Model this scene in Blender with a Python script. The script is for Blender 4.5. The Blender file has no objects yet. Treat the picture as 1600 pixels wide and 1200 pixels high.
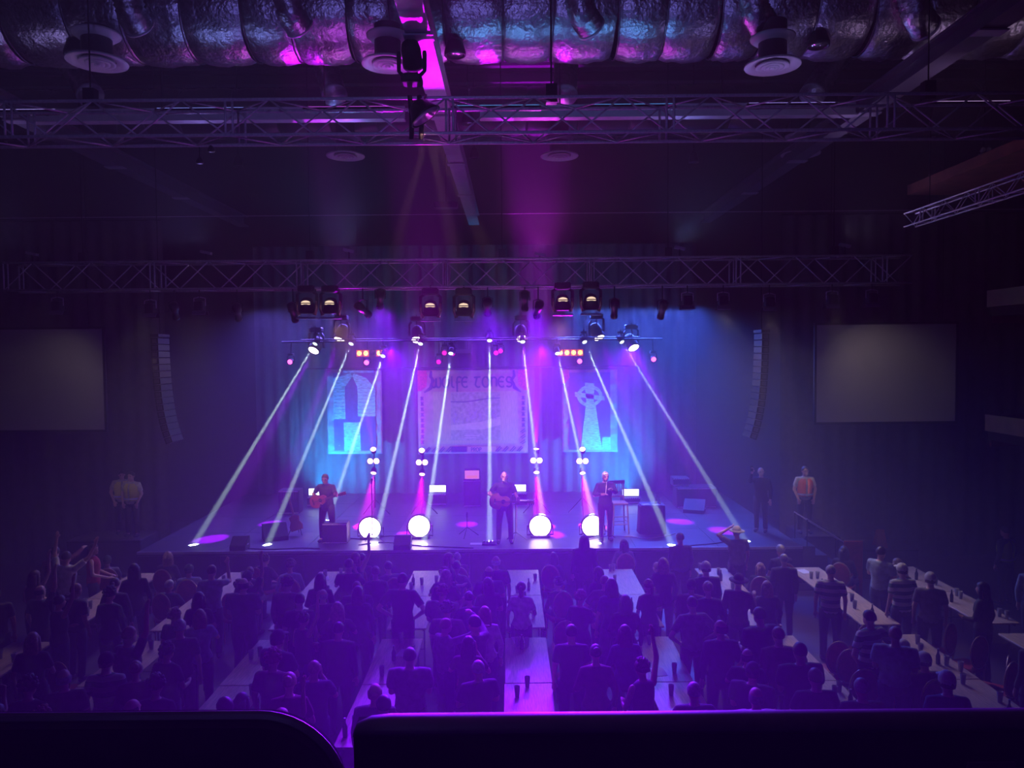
import bpy, bmesh, math, random
from mathutils import Vector, Matrix, Euler
R = math.radians
PI = math.pi
scene = bpy.context.scene
COL = scene.collection
rnd = random.Random(7)

# ---------------------------------------------------------------- camera
CAMZ = 5.6
cam_data = bpy.data.cameras.new('camera'); cam_data.sensor_width = 36.0; cam_data.lens = 27.0
cam_data.clip_start = 0.05; cam_data.clip_end = 200
cam = bpy.data.objects.new('camera', cam_data); COL.objects.link(cam)
CAM_M = Matrix.Translation((0, 0, CAMZ)) @ Matrix.Rotation(R(90 - 2.3), 4, 'X') @ Matrix.Rotation(R(-0.5), 4, 'Z')
cam.matrix_world = CAM_M
scene.camera = cam

def ray(px, py):
    return (CAM_M.to_3x3() @ Vector(((px - 800) / 1200.0, (600 - py) / 1200.0, -1.0)))
def P(px, py, Y):            # the point of the plane y = Y seen at that pixel
    d = ray(px, py); t = Y / d.y
    return Vector((0, 0, CAMZ)) + d * t
def PZ(px, py, z):           # the point at height z seen at that pixel
    d = ray(px, py); t = (z - CAMZ) / d.z
    return Vector((0, 0, CAMZ)) + d * t

STAGE_Z = 0.9
CX = -1.2                    # centre line of the hall

# ---------------------------------------------------------------- world, haze, exposure
world = bpy.data.worlds.new('hall_air'); scene.world = world; world.use_nodes = True
wn = world.node_tree.nodes; wl = world.node_tree.links
wn['Background'].inputs['Color'].default_value = (0, 0, 0, 1); wn['Background'].inputs['Strength'].default_value = 0
HAZE = 0.017
vs = wn.new('ShaderNodeVolumeScatter'); vs.inputs['Density'].default_value = HAZE; vs.inputs['Anisotropy'].default_value = 0.25
vs.inputs['Color'].default_value = (1, 1, 1, 1)
wl.new(vs.outputs['Volume'], wn['World Output'].inputs['Volume'])
scene.view_settings.view_transform = 'Standard'; scene.view_settings.look = 'None'
scene.view_settings.exposure = 0.0; scene.view_settings.gamma = 1.0
scene.view_settings.use_curve_mapping = False
cy = scene.cycles
cy.max_bounces = 2; cy.diffuse_bounces = 1; cy.glossy_bounces = 1; cy.transmission_bounces = 3; cy.volume_bounces = 0
cy.transparent_max_bounces = 6; cy.use_denoising = True; cy.use_adaptive_sampling = True; cy.adaptive_threshold = .03
cy.caustics_reflective = False; cy.caustics_refractive = False
cy.sample_clamp_indirect = 4.0; cy.blur_glossy = 1.0

def light(name, kind, loc, target, power, color, cone=30, blend=0.3, size=0.08, size_y=None):
    d = bpy.data.lights.new(name, kind); d.energy = power; d.color = color
    if kind == 'SPOT':
        d.spot_size = R(cone); d.spot_blend = blend; d.shadow_soft_size = size
    elif kind == 'POINT':
        d.shadow_soft_size = size
    elif kind == 'AREA':
        d.shape = 'RECTANGLE'; d.size = size; d.size_y = size_y or size
    o = bpy.data.objects.new(name, d); COL.objects.link(o)
    o.location = loc
    if target is not None:
        o.rotation_euler = (Vector(target) - Vector(loc)).to_track_quat('-Z', 'Y').to_euler()
    return o
# ---------------------------------------------------------------- the show's lamps and added fill lights (lamp housings are built further down)
RIG_Y = 23.6
BEAM_Y = 23.05
# slim white beams: pixel of the lens, pixel of the pool on the stage floor
BEAMS = [((490,541),(303,851),1.0), ((547,541),(418,851),1.0), ((597,560),(500,851),1.1), ((656,541),(585,850),1.4),
         ((704,556),(662,851),1.4), ((765,536),(765,849),1.4), ((817,538),(852,846),1.1), ((872,556),(935,848),1.1),
         ((915,538),(1050,852),1.1), ((974,538),(1165,845),.7)]
for i, (a, b, s) in enumerate(BEAMS):
    light('beam_light', 'SPOT', P(*a, BEAM_Y), PZ(*b, STAGE_Z), 540000*s, (.72, 1.0, .95), cone=1.5, blend=.35, size=.03)
# violet wash lamps on the same bar
VIOLET = [((487,553),(330,842)), ((528,537),(425,818)), ((651,537),(640,835)), ((816,535),(860,835)), ((939,534),(1062,815)), ((993,549),(1130,829))]
for a, b in VIOLET:
    light('violet_wash_light', 'SPOT', P(*a, RIG_Y), PZ(*b, STAGE_Z), 36000, (.36, .0, 1.0), cone=6.5, blend=.12, size=.08)
light('violet_wash_light', 'SPOT', P(740,535,RIG_Y), PZ(729,819,STAGE_Z), 26000, (.40, .0, 1.0), cone=6, blend=.12, size=.08)
# magenta lamps of the four lighting trees
TREES = [(583, 701, -.9), (659, 703, 0), (838, 700, 0), (910, 701, .3)]
TREE_Y = 22.0
UPS = [P(470, 20, 12.3), P(672, 30, 10.6), P(835, 240, 19.5), P(800, 60, 12.3)]
for (px, py, dx), dn, u in zip(TREES, ((572,815),(655,815),(845,815),(925,815)), UPS):
    p = P(px, py, TREE_Y)
    light('tree_up_light', 'SPOT', p, u, 26000 if px == 838 else (7000 if px == 583 else 13000), (.62, 0, 1), cone=15 if px == 838 else 9, blend=.7, size=.05)
    q = P(px, py + 40, TREE_Y)
    light('tree_down_light', 'SPOT', q, PZ(dn[0], dn[1]+6, STAGE_Z), 15000, (1, 0, 1), cone=24, blend=.8, size=.05)
# magenta floor floods aimed low across the stage front
FLOODS = [(578,825), (655,822), (844,822), (926,822)]
FLOOD_Y = 19.4
for px, py in FLOODS:
    p = P(px, py, FLOOD_Y)
    light('flood_light', 'SPOT', p - Vector((0,.16,0)), p + Vector((0,-3,3.0)), 150, (1, .01, 1.0), cone=100, blend=1.0, size=.1)
# cyan panels lighting the drape and the banners from below
PANELS = [(496,768), (684,763), (809,762), (985,769)]
for k, (px, py) in enumerate(PANELS):
    p = P(px, py, 23.9)
    light('cyan_panel_light', 'SPOT', p + Vector((0,-.02,.16)), p + Vector((.35 if k == 0 else (-.45 if k == 3 else 0),1.0,.75)), (2000,150,150,2000)[k], (0, .42, 1.0), cone=130, blend=1.0, size=.08)
# unseen blue lamps added to tint the stage haze, violet wash out over the crowd
for x, w, c in ((-6.2, 300, (.18,.12,1.0)), (-1.2, 210, (.18,.08,1.0)), (4.0, 760, (.06,.13,1.0))):
    o = light('blue_haze_fill', 'AREA', (x, 24.9, 7.0), (x*1.02, 19.4, 1.0), w, c, size=4.4, size_y=.25); o.data.spread = R(88)
for px in (594, 762, 841):
    p = P(px, 482, 17.05); light('violet_crowd_light', 'SPOT', p, (p.x*.4+.1, 8.5, 2.2), 4200, (.2,0,1.0), cone=44, blend=1.0, size=.12)
for x in (-3.75, .95, 3.7):
    light('violet_crowd_light', 'SPOT', (x, 23.3, 5.75), (x*.15-.05, 9, 2.7), 15000, (.2,0,1.0), cone=27, blend=1.0, size=.12)
# lamps on top of the front truss tilted up at the roof steel and the duct
WORK = [(50,398,'far left'), (322,396,'left'), (545,393,'above the second warm lamp'), (843,399,'pink-lit, at centre'), (1062,389,'right of centre'), (1320,385,'far right')]
for (px, py, l), w, c in zip(WORK, (30,90,150,260,110,40), ((.4,.3,1),(.3,.25,1),(.16,.3,1),(.9,.06,1),(.25,.3,1),(.5,.32,.9))):
    p = P(px, py, 17.7) + Vector((0,-.1,.18)); light('roof_wash_light', 'SPOT', p, (p.x*.97, 12.2, 10.3), w, c, cone=75, blend=1.0, size=.1)
# warm house light, added at the front-truss lamps for screens, tables and stewards
for px, t in ((90, (-11.6,19.25,4.6)), (1362, (9.3,19.25,4.6))):
    light('screen_fill_light', 'SPOT', P(px, 488, 17.4), t, 32, (1,.82,.74), cone=85, blend=1.0, size=.15)
for px, w in ((235,240), (312,150), (1130,430), (1202,280), (1300,120)):
    p = P(px, 490, 17.4); light('table_house_light', 'SPOT', p, (p.x*1.0, 15.0, .7), w, (1,.72,.45), cone=80, blend=1.0, size=.15)
for px, (tx, ty), w in ((1202,(1257,785),360), (235,(200,790),420), (1130,(1188,790),130)):
    light('side_key_light', 'SPOT', P(px, 490, 17.4), P(tx, ty, 19.7), w, (1,.75,.55), cone=22, blend=.8, size=.1)
# strip lamps added on the near truss to brighten the belly of the duct
STRIPS = [(-10.2,(.5,.35,.9),2), (-7.4,(.45,.35,1),2), (-4.6,(.25,.3,1),3.5), (-2.4,(.7,.1,1),4), (-.2,(.12,.4,1),4.5), (1.8,(.12,.38,1),4.5), (4.2,(.4,.3,1),3), (6.8,(.6,.38,.8),3), (9.4,(.6,.4,.7),2.5)]
for x, c, w in STRIPS:
    o = light('duct_fill_light', 'AREA', (x, 11.64, 9.32), (x, 12.6, 10.4), w, c, size=1.3, size_y=.06)
# warm keys added by the near-truss cluster to light the band's faces
for tgt in ((513,775), (789,772), (945,775)):
    light('band_key_light', 'SPOT', P(668, 196, 10.7), P(*tgt, 19.3), 3000, (1,.50,.42), cone=7, blend=.7, size=.06)
# unseen violet wash added behind the camera to lift the steelwork and duct
light('steelwork_fill_light', 'SPOT', (-1.2, -2.6, 7.4), (-1.2, 15.0, 8.6), 820, (.26,.22,1.0), cone=70, blend=1.0, size=.3)
# ---------------------------------------------------------------- helpers
class MB:
    """collects verts and faces, then makes one mesh"""
    def __init__(self): self.v = []; self.f = []
    def add(self, vs, fs):
        o = len(self.v); self.v += [tuple(v) for v in vs]; self.f += [tuple(i + o for i in f) for f in fs]; return self
    def box(self, c, s, rot=None):
        c = Vector(c); vs = []
        for z in (-.5, .5):
            for x, y in ((-.5,-.5),(.5,-.5),(.5,.5),(-.5,.5)):
                p = Vector((x*s[0], y*s[1], z*s[2]))
                if rot is not None: p = rot @ p
                vs.append(c + p)
        return self.add(vs, [(3,2,1,0),(4,5,6,7),(0,1,5,4),(1,2,6,5),(2,3,7,6),(3,0,4,7)])
    def bevel_box(self, c, s, b):
        """a box with its four upright edges and top edge chamfered"""
        x, y, z = s[0]/2, s[1]/2, s[2]/2
        def ring(k, h): return [(-x+k+b,-y+k,h),(x-k-b,-y+k,h),(x-k,-y+k+b,h),(x-k,y-k-b,h),(x-k-b,y-k,h),(-x+k+b,y-k,h),(-x+k,y-k-b,h),(-x+k,-y+k+b,h)]
        rings = [ring(b*.7,-z), ring(0,-z+b*.7), ring(0,z-b*.7), ring(b*.7,z)]
        vs = [Vector(c)+Vector(p) for r_ in rings for p in r_]
        fs = [tuple(range(7,-1,-1)), tuple(range(24,32))]
        for k in range(3):
            for i in range(8): fs.append((k*8+i, k*8+(i+1)%8, (k+1)*8+(i+1)%8, (k+1)*8+i))
        return self.add(vs, fs)
    def rings(self, rs, closed=True):
        n = len(rs[0]); vs = [p for r_ in rs for p in r_]; fs = []
        for k in range(len(rs)-1):
            for i in range(n): fs.append((k*n+i, k*n+(i+1)%n, (k+1)*n+(i+1)%n, (k+1)*n+i))
        if closed:
            fs.append(tuple(range(n-1,-1,-1))); fs.append(tuple(range((len(rs)-1)*n, len(rs)*n)))
        return self.add(vs, fs)
    def tube(self, a, b, r0, r1=None, n=8):
        return self.path([a, b], [r0, r0 if r1 is None else r1], n)
    def path(self, pts, r, n=8):
        pts = [Vector(p) for p in pts]; rs = r if isinstance(r, (list, tuple)) else [r]*len(pts)
        out = []; prev = None
        for i, p in enumerate(pts):
            d = (pts[min(i+1, len(pts)-1)] - pts[max(i-1, 0)]).normalized()
            if prev is None:
                u = Vector((0,0,1)) if abs(d.z) < .9 else Vector((1,0,0))
                u = (u - d*u.dot(d)).normalized()
            else:
                u = prev - d*prev.dot(d); u = u.normalized() if u.length > 1e-5 else d.orthogonal().normalized()
            prev = u; w = d.cross(u)
            out.append([p + (u*math.cos(2*PI*k/n) + w*math.sin(2*PI*k/n))*rs[i] for k in range(n)])
        return self.rings(out)
    def capsule(self, a, b, ra, rb, n=10):
        a, b = Vector(a), Vector(b); d = (b-a).normalized()
        pts = [a-d*ra*.95, a-d*ra*.7, a, b, b+d*rb*.7, b+d*rb*.95]
        return self.path(pts, [ra*.3, ra*.72, ra, rb, rb*.72, rb*.3], n)
    def loft(self, secs, n=14, M=None):
        """secs: (centre, rx, ry) elliptical sections lying in xy"""
        out = []
        for c, rx, ry in secs:
            out.append([Vector(c) + Vector((rx*math.cos(2*PI*k/n), ry*math.sin(2*PI*k/n), 0)) for k in range(n)])
        if M is not None: out = [[M @ p for p in r_] for r_ in out]
        return self.rings(out)
    def lathe(self, prof, n=20, M=None, closed=True):
        out = []
        for r_, z in prof:
            ring = [Vector((r_*math.cos(2*PI*k/n), r_*math.sin(2*PI*k/n), z)) for k in range(n)]
            out.append([M @ p for p in ring] if M is not None else ring)
        return self.rings(out, closed)
    def sphere(self, c, r, n=12, m=8, M=None):
        c = Vector(c); r = (r, r, r) if not isinstance(r, (tuple, list)) else r
        out = []
        for j in range(m+1):
            t = PI*(j/m); t = min(max(t, .08), PI-.08)
            ring = [Vector((r[0]*math.sin(t)*math.cos(2*PI*k/n), r[1]*math.sin(t)*math.sin(2*PI*k/n), -r[2]*math.cos(t))) for k in range(n)]
            if M is not None: ring = [M @ p for p in ring]
            out.append([c + p for p in ring])
        return self.rings(out)
    def prism(self, outline, y0, y1):
        """outline in xz, extruded along y"""
        n = len(outline)
        vs = [Vector((x, y0, z)) for x, z in outline] + [Vector((x, y1, z)) for x, z in outline]
        fs = [tuple(range(n)), tuple(range(2*n-1, n-1, -1))] + [(i+n, (i+1)%n+n, (i+1)%n, i) for i in range(n)]
        return self.add(vs, fs)
    def ribbon(self, pts, w, y0, y1):
        """flat stroke of width w along xz points, thickness y0..y1"""
        pts = [Vector((p[0], 0, p[1])) for p in pts]; L = []; Rr = []
        for i, p in enumerate(pts):
            d = (pts[min(i+1,len(pts)-1)] - pts[max(i-1,0)]).normalized(); nrm = Vector((-d.z, 0, d.x))
            ww = w[i] if isinstance(w, (list, tuple)) else w
            L.append(p + nrm*ww/2); Rr.append(p - nrm*ww/2)
        m = len(pts); vs = []
        for y in (y0, y1):
            vs += [Vector((p.x, y, p.z)) for p in L] + [Vector((p.x, y, p.z)) for p in Rr]
        fs = []
        for i in range(m-1):
            fs.append((i, i+1, m+i+1, m+i)); a = 2*m
            fs.append((a+m+i, a+m+i+1, a+i+1, a+i)); fs.append((i+1, i, a+i, a+i+1)); fs.append((m+i, m+i+1, a+m+i+1, a+m+i))
        fs.append((0, m, 3*m, 2*m)); fs.append((m-1, 3*m-1, 4*m-1, 2*m-1))
        return self.add(vs, fs)
    def mesh(self, name, mat=None, smooth=False):
        me = bpy.data.meshes.new(name); me.from_pydata(self.v, [], self.f); me.validate()
        bm = bmesh.new(); bm.from_mesh(me); bmesh.ops.recalc_face_normals(bm, faces=bm.faces); bm.to_mesh(me); bm.free()
        if mat: me.materials.append(mat)
        if smooth: me.polygons.foreach_set('use_smooth', [True]*len(me.polygons)); me.update()
        return me
    def build(self, name, mat, parent=None, smooth=False):
        return inst(name, self.mesh(name, mat, smooth), parent)

def inst(name, me, parent=None, M=None):
    o = bpy.data.objects.new(name, me); COL.objects.link(o); o.parent = parent
    if M is not None: o.matrix_local = M
    return o
def tag(o, label=None, cat=None, group=None, kind=None):
    if label: o['label'] = label
    if cat: o['category'] = cat
    if group: o['group'] = group
    if kind: o['kind'] = kind
    return o
def thing(name, label, cat, loc=(0,0,0), rz=0, group=None):
    o = bpy.data.objects.new(name, None); COL.objects.link(o); o.location = loc; o.rotation_euler = (0,0,rz); o.empty_display_size = .1
    return tag(o, label, cat, group)
def struct(o): o['kind'] = 'structure'; return o
def aim(loc, target, up='Y'):
    """matrix at loc whose -Z looks at target"""
    q = (Vector(target) - Vector(loc)).to_track_quat('-Z', up)
    return Matrix.Translation(Vector(loc)) @ q.to_matrix().to_4x4()
def T(x, y, z): return Matrix.Translation((x, y, z))
def RZ(a): return Matrix.Rotation(a, 4, 'Z')
def RX(a): return Matrix.Rotation(a, 4, 'X')
def RY(a): return Matrix.Rotation(a, 4, 'Y')
ORD = ['first','second','third','fourth','fifth','sixth','seventh','eighth','ninth','tenth','eleventh','twelfth','thirteenth','fourteenth','fifteenth','sixteenth']

# ---------------------------------------------------------------- materials
MATS = {}
def mat(name, color, rough=.6, metal=0.0, grain=0.0, scale=8.0, bump=0.0, stretch=None):
    if name in MATS: return MATS[name]
    m = bpy.data.materials.new(name); m.use_nodes = True; nt = m.node_tree; b = nt.nodes['Principled BSDF']
    b.inputs['Base Color'].default_value = (*color, 1); b.inputs['Roughness'].default_value = rough; b.inputs['Metallic'].default_value = metal
    if grain or bump:
        tc = nt.nodes.new('ShaderNodeTexCoord'); src = tc.outputs['Object']
        if stretch:
            mp = nt.nodes.new('ShaderNodeMapping'); mp.inputs['Scale'].default_value = stretch
            nt.links.new(src, mp.inputs['Vector']); src = mp.outputs['Vector']
        nz = nt.nodes.new('ShaderNodeTexNoise'); nz.inputs['Scale'].default_value = scale; nz.inputs['Detail'].default_value = 4
        nt.links.new(src, nz.inputs['Vector'])
        if grain:
            cr = nt.nodes.new('ShaderNodeValToRGB'); e = cr.color_ramp.elements
            e[0].position = .3; e[1].position = .7
            e[0].color = (*[c*(1-grain) for c in color], 1); e[1].color = (*[min(1, c*(1+grain)) for c in color], 1)
            nt.links.new(nz.outputs['Fac'], cr.inputs['Fac']); nt.links.new(cr.outputs['Color'], b.inputs['Base Color'])
        if bump:
            bp = nt.nodes.new('ShaderNodeBump'); bp.inputs['Strength'].default_value = bump; bp.inputs['Distance'].default_value = .02
            nt.links.new(nz.outputs['Fac'], bp.inputs['Height']); nt.links.new(bp.outputs['Normal'], b.inputs['Normal'])
    MATS[name] = m; return m
def glow(name, color, strength):
    if name in MATS: return MATS[name]
    m = bpy.data.materials.new(name); m.use_nodes = True; nt = m.node_tree; b = nt.nodes['Principled BSDF']
    b.inputs['Base Color'].default_value = (.02,.02,.02,1)
    b.inputs['Emission Color'].default_value = (*color, 1); b.inputs['Emission Strength'].default_value = strength
    m.cycles.emission_sampling = 'NONE'
    MATS[name] = m; return m
def hoops(name, c1, c2, freq):
    if name in MATS: return MATS[name]
    m = mat(name, c1, .8); nt = m.node_tree; b = nt.nodes['Principled BSDF']
    tc = nt.nodes.new('ShaderNodeTexCoord'); sp = nt.nodes.new('ShaderNodeSeparateXYZ'); nt.links.new(tc.outputs['Object'], sp.inputs[0])
    mu = nt.nodes.new('ShaderNodeMath'); mu.operation = 'MULTIPLY'; mu.inputs[1].default_value = freq; nt.links.new(sp.outputs['Z'], mu.inputs[0])
    fr = nt.nodes.new('ShaderNodeMath'); fr.operation = 'FRACT'; nt.links.new(mu.outputs[0], fr.inputs[0])
    gt = nt.nodes.new('ShaderNodeMath'); gt.operation = 'GREATER_THAN'; gt.inputs[1].default_value = .5; nt.links.new(fr.outputs[0], gt.inputs[0])
    mx = nt.nodes.new('ShaderNodeMix'); mx.data_type = 'RGBA'; mx.inputs[6].default_value = (*c1,1); mx.inputs[7].default_value = (*c2,1)
    nt.links.new(gt.outputs[0], mx.inputs[0]); nt.links.new(mx.outputs[2], b.inputs['Base Color'])
    return m
M_BLACK = mat('matt_black', (.012,.012,.014), .6, 0, .3, 20)
M_BLKMETAL = mat('black_metal', (.02,.02,.023), .35, .6)
M_ALU = mat('truss_aluminium', (.78,.78,.80), .42, .25, .15, 30)
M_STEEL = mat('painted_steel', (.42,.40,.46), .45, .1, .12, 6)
M_FOIL = mat('crinkled_foil', (.66,.66,.70), .34, 1.0, .2, 14, .9)
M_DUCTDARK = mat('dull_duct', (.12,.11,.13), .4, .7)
M_WHITE = mat('white_enamel', (.62,.60,.60), .45)
M_WALL = mat('black_plaster', (.018,.017,.022), .85, 0, .25, 3)
M_FLOOR = mat('dark_hall_floor', (.03,.026,.028), .5, 0, .3, 2)
M_STAGE = mat('stage_deck', (.07,.07,.08), .42, 0, .25, 5)
M_CURTAIN = mat('black_velvet', (.085,.082,.09), .9, 0, .2, 6)
M_FASCIA = mat('stage_fascia', (.035,.033,.04), .8, 0, .2, 5)
M_DECKING = mat('roof_deck', (.05,.048,.06), .6, .2, .2, 4)
M_WOOD = mat('pale_trestle_wood', (.46,.34,.22), .5, 0, .28, 5, .1, (12,1,1))
M_LEG = mat('grey_table_leg', (.1,.1,.1), .4, .7)
M_RED = mat('red_upholstery', (.32,.02,.03), .7, 0, .2, 12)
M_GOLD = mat('gilt_chair_frame', (.45,.33,.16), .35, .8)
M_SCREEN = mat('grey_screen', (.5,.47,.5), .8, 0, .05, 40)
M_GLASS = mat('pint_glass', (.75,.78,.8), .08); MATS['pint_glass'].node_tree.nodes['Principled BSDF'].inputs['Transmission Weight'].default_value = .6
M_BEER = mat('stout', (.03,.012,.006), .2)
M_PARAPET = mat('parapet_panel', (.06,.055,.07), .7, 0, .15, 4)
M_CAPRAIL = mat('lacquered_rail', (.62,.6,.66), .46, .7, .1, 5)

# ---------------------------------------------------------------- the hall
XL, XR, YB, YF, ZC = -16.4, 14.0, 26.0, -3.0, 12.6
struct(MB().box(((XL+XR)/2, (YB+YF)/2, -.1), (XR-XL, YB-YF, .2)).build('floor', M_FLOOR))
struct(MB().box(((XL+XR)/2, YB+.1, ZC/2), (XR-XL, .2, ZC)).build('wall_back', M_WALL))
struct(MB().box(((XL+XR)/2, YF-.1, ZC/2), (XR-XL, .2, ZC)).build('wall_rear', M_WALL))
struct(MB().box((XL-.1, (YB+YF)/2, ZC/2), (.2, YB-YF, ZC)).build('wall_left', M_WALL))
struct(MB().box((XR+.1, (YB+YF)/2, ZC/2), (.2, YB-YF, ZC)).build('wall_right', M_WALL))
cm = MB()                                            # ribbed roof deck
y = YF; prof = []
while y < YB:
    prof += [(y, 0), (y+.16, 0), (y+.2, .07), (y+.36, .07)]; y += .4
vs = [(x, a, ZC+b) for x in (XL, XR) for a, b in prof]; n_ = len(prof)
cm.add(vs, [(i, i+1, n_+i+1, n_+i) for i in range(n_-1)])
ceil = struct(cm.build('ceiling', M_DECKING))
for y_ in (5.0, 8.4, 11.0, 14.2, 16.0, 19.5):
    MB().box((CX, y_, ZC-.13), (XR-XL-.02, .12, .22)).build('purlin', M_DECKING, ceil)
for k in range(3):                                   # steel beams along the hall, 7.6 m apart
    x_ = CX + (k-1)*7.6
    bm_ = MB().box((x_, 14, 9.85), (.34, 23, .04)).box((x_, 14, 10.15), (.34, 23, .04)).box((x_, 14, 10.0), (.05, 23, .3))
    o = bm_.build('beam_roof', M_STEEL if k == 1 else mat('shaded_steel', (.12,.11,.14), .5, .1, .1, 6)); struct(o)  # side beams carry their shade in a darker steel colour
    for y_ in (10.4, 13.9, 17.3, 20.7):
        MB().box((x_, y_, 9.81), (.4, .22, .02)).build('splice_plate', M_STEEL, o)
o = MB().box((CX-4.02, 13.9, 9.9), (6.7, .05, .24)).box((CX+4.02, 13.9, 9.9), (6.7, .05, .24)).box((CX-4.02, 13.9, 9.79), (6.7, .2, .03)).box((CX+4.02, 13.9, 9.79), (6.7, .2, .03)).build('beam_cross', M_STEEL); struct(o)
for k, x_ in enumerate((-6.2, -3.3, 0.9, 3.8)):
    MB().tube((x_, 13.9, 10.02), (x_, 13.9, ZC), .015, n=6).build('hanger_rod', M_BLKMETAL, o)

# stage
SX0, SX1, SY0, SY1 = -9.05, 6.95, 18.30, 25.95
st = struct(MB().box(((SX0+SX1)/2, (SY0+SY1)/2, STAGE_Z-.06), (SX1-SX0, SY1-SY0, .1)).build('floor_stage', M_STAGE))
for i in range(8):
    for j in range(4):
        w, d = (SX1-SX0)/8, (SY1-SY0)/4
        MB().box((SX0+w*(i+.5), SY0+d*(j+.5), STAGE_Z-.005), (w-.012, d-.012, .01)).build('deck_panel', M_STAGE, st)
for i in range(8):
    w = (SX1-SX0)/8
    MB().box((SX0+w*(i+.5), SY0+.03, (STAGE_Z-.12)/2), (w-.01, .04, STAGE_Z-.12)).build('fascia_panel', M_FASCIA, st)
MB().box(((SX0+SX1)/2, SY0-.012, STAGE_Z-.03), (SX1-SX0, .03, .06)).build('edge_strip', mat('edge_aluminium', (.55,.55,.58), .4, .3), st)

# pleated stage curtain in three drops
def curtain(x0, x1, y_, z0, z1, label, amp=.07):
    n = int((x1-x0)/.09); pts = []
    for i in range(n+1):
        x = x0 + (x1-x0)*i/n
        pts.append((x, y_ + amp*math.sin(i*1.35) + .03*math.sin(i*.41)))
    m = MB(); nz = 5; vs = []
    for k in range(nz):
        z = z0 + (z1-z0)*k/(nz-1)
        vs += [(x, yy, z) for x, yy in pts]
    fs = [(k*(n+1)+i, k*(n+1)+i+1, (k+1)*(n+1)+i+1, (k+1)*(n+1)+i) for k in range(nz-1) for i in range(n)]
    m.add(vs, fs); root = thing('stage_curtain', label, 'curtain', (0,0,0))
    o = m.build('drape', M_CURTAIN, root, True)
    MB().tube((x0, y_, z1+.02), (x1, y_, z1+.02), .025).build('curtain_rail', M_BLKMETAL, root)
curtain(-8.6, 6.2, 25.75, STAGE_Z+.01, 9.2, 'black pleated curtain hung across the back of the stage')
curtain(-16.2, -9.3, 20.6, .02, 9.2, 'black pleated curtain behind the screen at the left of the stage')
curtain(7.2, 13.9, 20.6, .02, 9.2, 'black pleated curtain behind the screen at the right of the stage')

# galleries and soffit at the right
GAL = mat('gallery_front', (.42,.36,.22), .7, 0, .15, 3)
for z_, nm in ((6.75,'upper'), (3.9,'lower')):
    g = struct(MB().box((12.5, 10, z_-.3), (2.98, 15.4, .2)).build('wall_gallery_'+nm, M_WALL))
    MB().box((10.98, 10, z_), (.06, 15.4, .38)).build('front_panel', GAL, g)
    MB().box((12.45, 17.73, z_), (2.98, .06, .38)).build('end_panel', GAL, g)
    MB().box((12.0, 17.68, z_-.45), (1.9, .05, .2)).build('lower_panel', mat('dull_red_panel', (.12,.02,.03), .7), g)
struct(MB().box((11.2, 12.2, 8.99), (5.5, 8.6, .2)).build('ceiling_gallery', mat('rust_soffit', (.30,.11,.06), .8, 0, .3, 3)))

# balcony front under the camera
pr = MB().box((3.26, 2.33, 3.71), (7.5, .09, 1.50))
bo = struct(pr.build('wall_balcony_right', M_PARAPET))
zr = 4.475
rl = MB()
out = []
for x, hw, dz_ in ((-.492,.012,-.03),(-.48,.03,-.012),(-.44,.045,-.003),(-.38,.05,0),(7.0,.05,0)):
    out.append([Vector((x, 2.29+hw*math.cos(a), zr+dz_+.55*hw*math.sin(a))) for a in [2*PI*k/20 for k in range(20)]])
rl.rings(out).build('cap_rail', M_CAPRAIL, bo, True)
def balcony_left():
    r0 = .26; xa, xb, z0, z1 = -7.0, -.535, 2.95, 4.475
    ol = [(xa, z0), (xb, z0)] + [(xb-r0+r0*math.cos(a), z1-r0+r0*math.sin(a)) for a in [PI/2*k/12 for k in range(13)]] + [(xa, z1)]
    o = struct(MB().prism(ol, 2.28, 2.4).build('wall_balcony_left', M_PARAPET))
    arc = [(xb-.002, z1-r0-.3)] + [(xb-r0+r0*math.cos(a), z1-r0+r0*math.sin(a)) for a in [PI/2*k/12 for k in range(13)]] + [(xa, z1)]
    MB().path([(x, 2.34, z+.006) for x, z in arc], .018, 8).build('piping', M_CAPRAIL, o)
balcony_left()
struct(MB().box((-1.2, 1.2, 2.9), (15, 2.4, .1)).build('floor_balcony', M_FLOOR))
cd = thing('card_stand_in', 'pale card in place of a held phone at the bottom corner', 'card', P(1545, 1192, 2.22), 0)  # card built in place of a held phone
MB().box((0,0,-.05), (.14,.006,.12), Matrix.Rotation(R(12),3,'X')).build('sheet', mat('pale_card', (.5,.48,.36), .7), cd)

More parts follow.
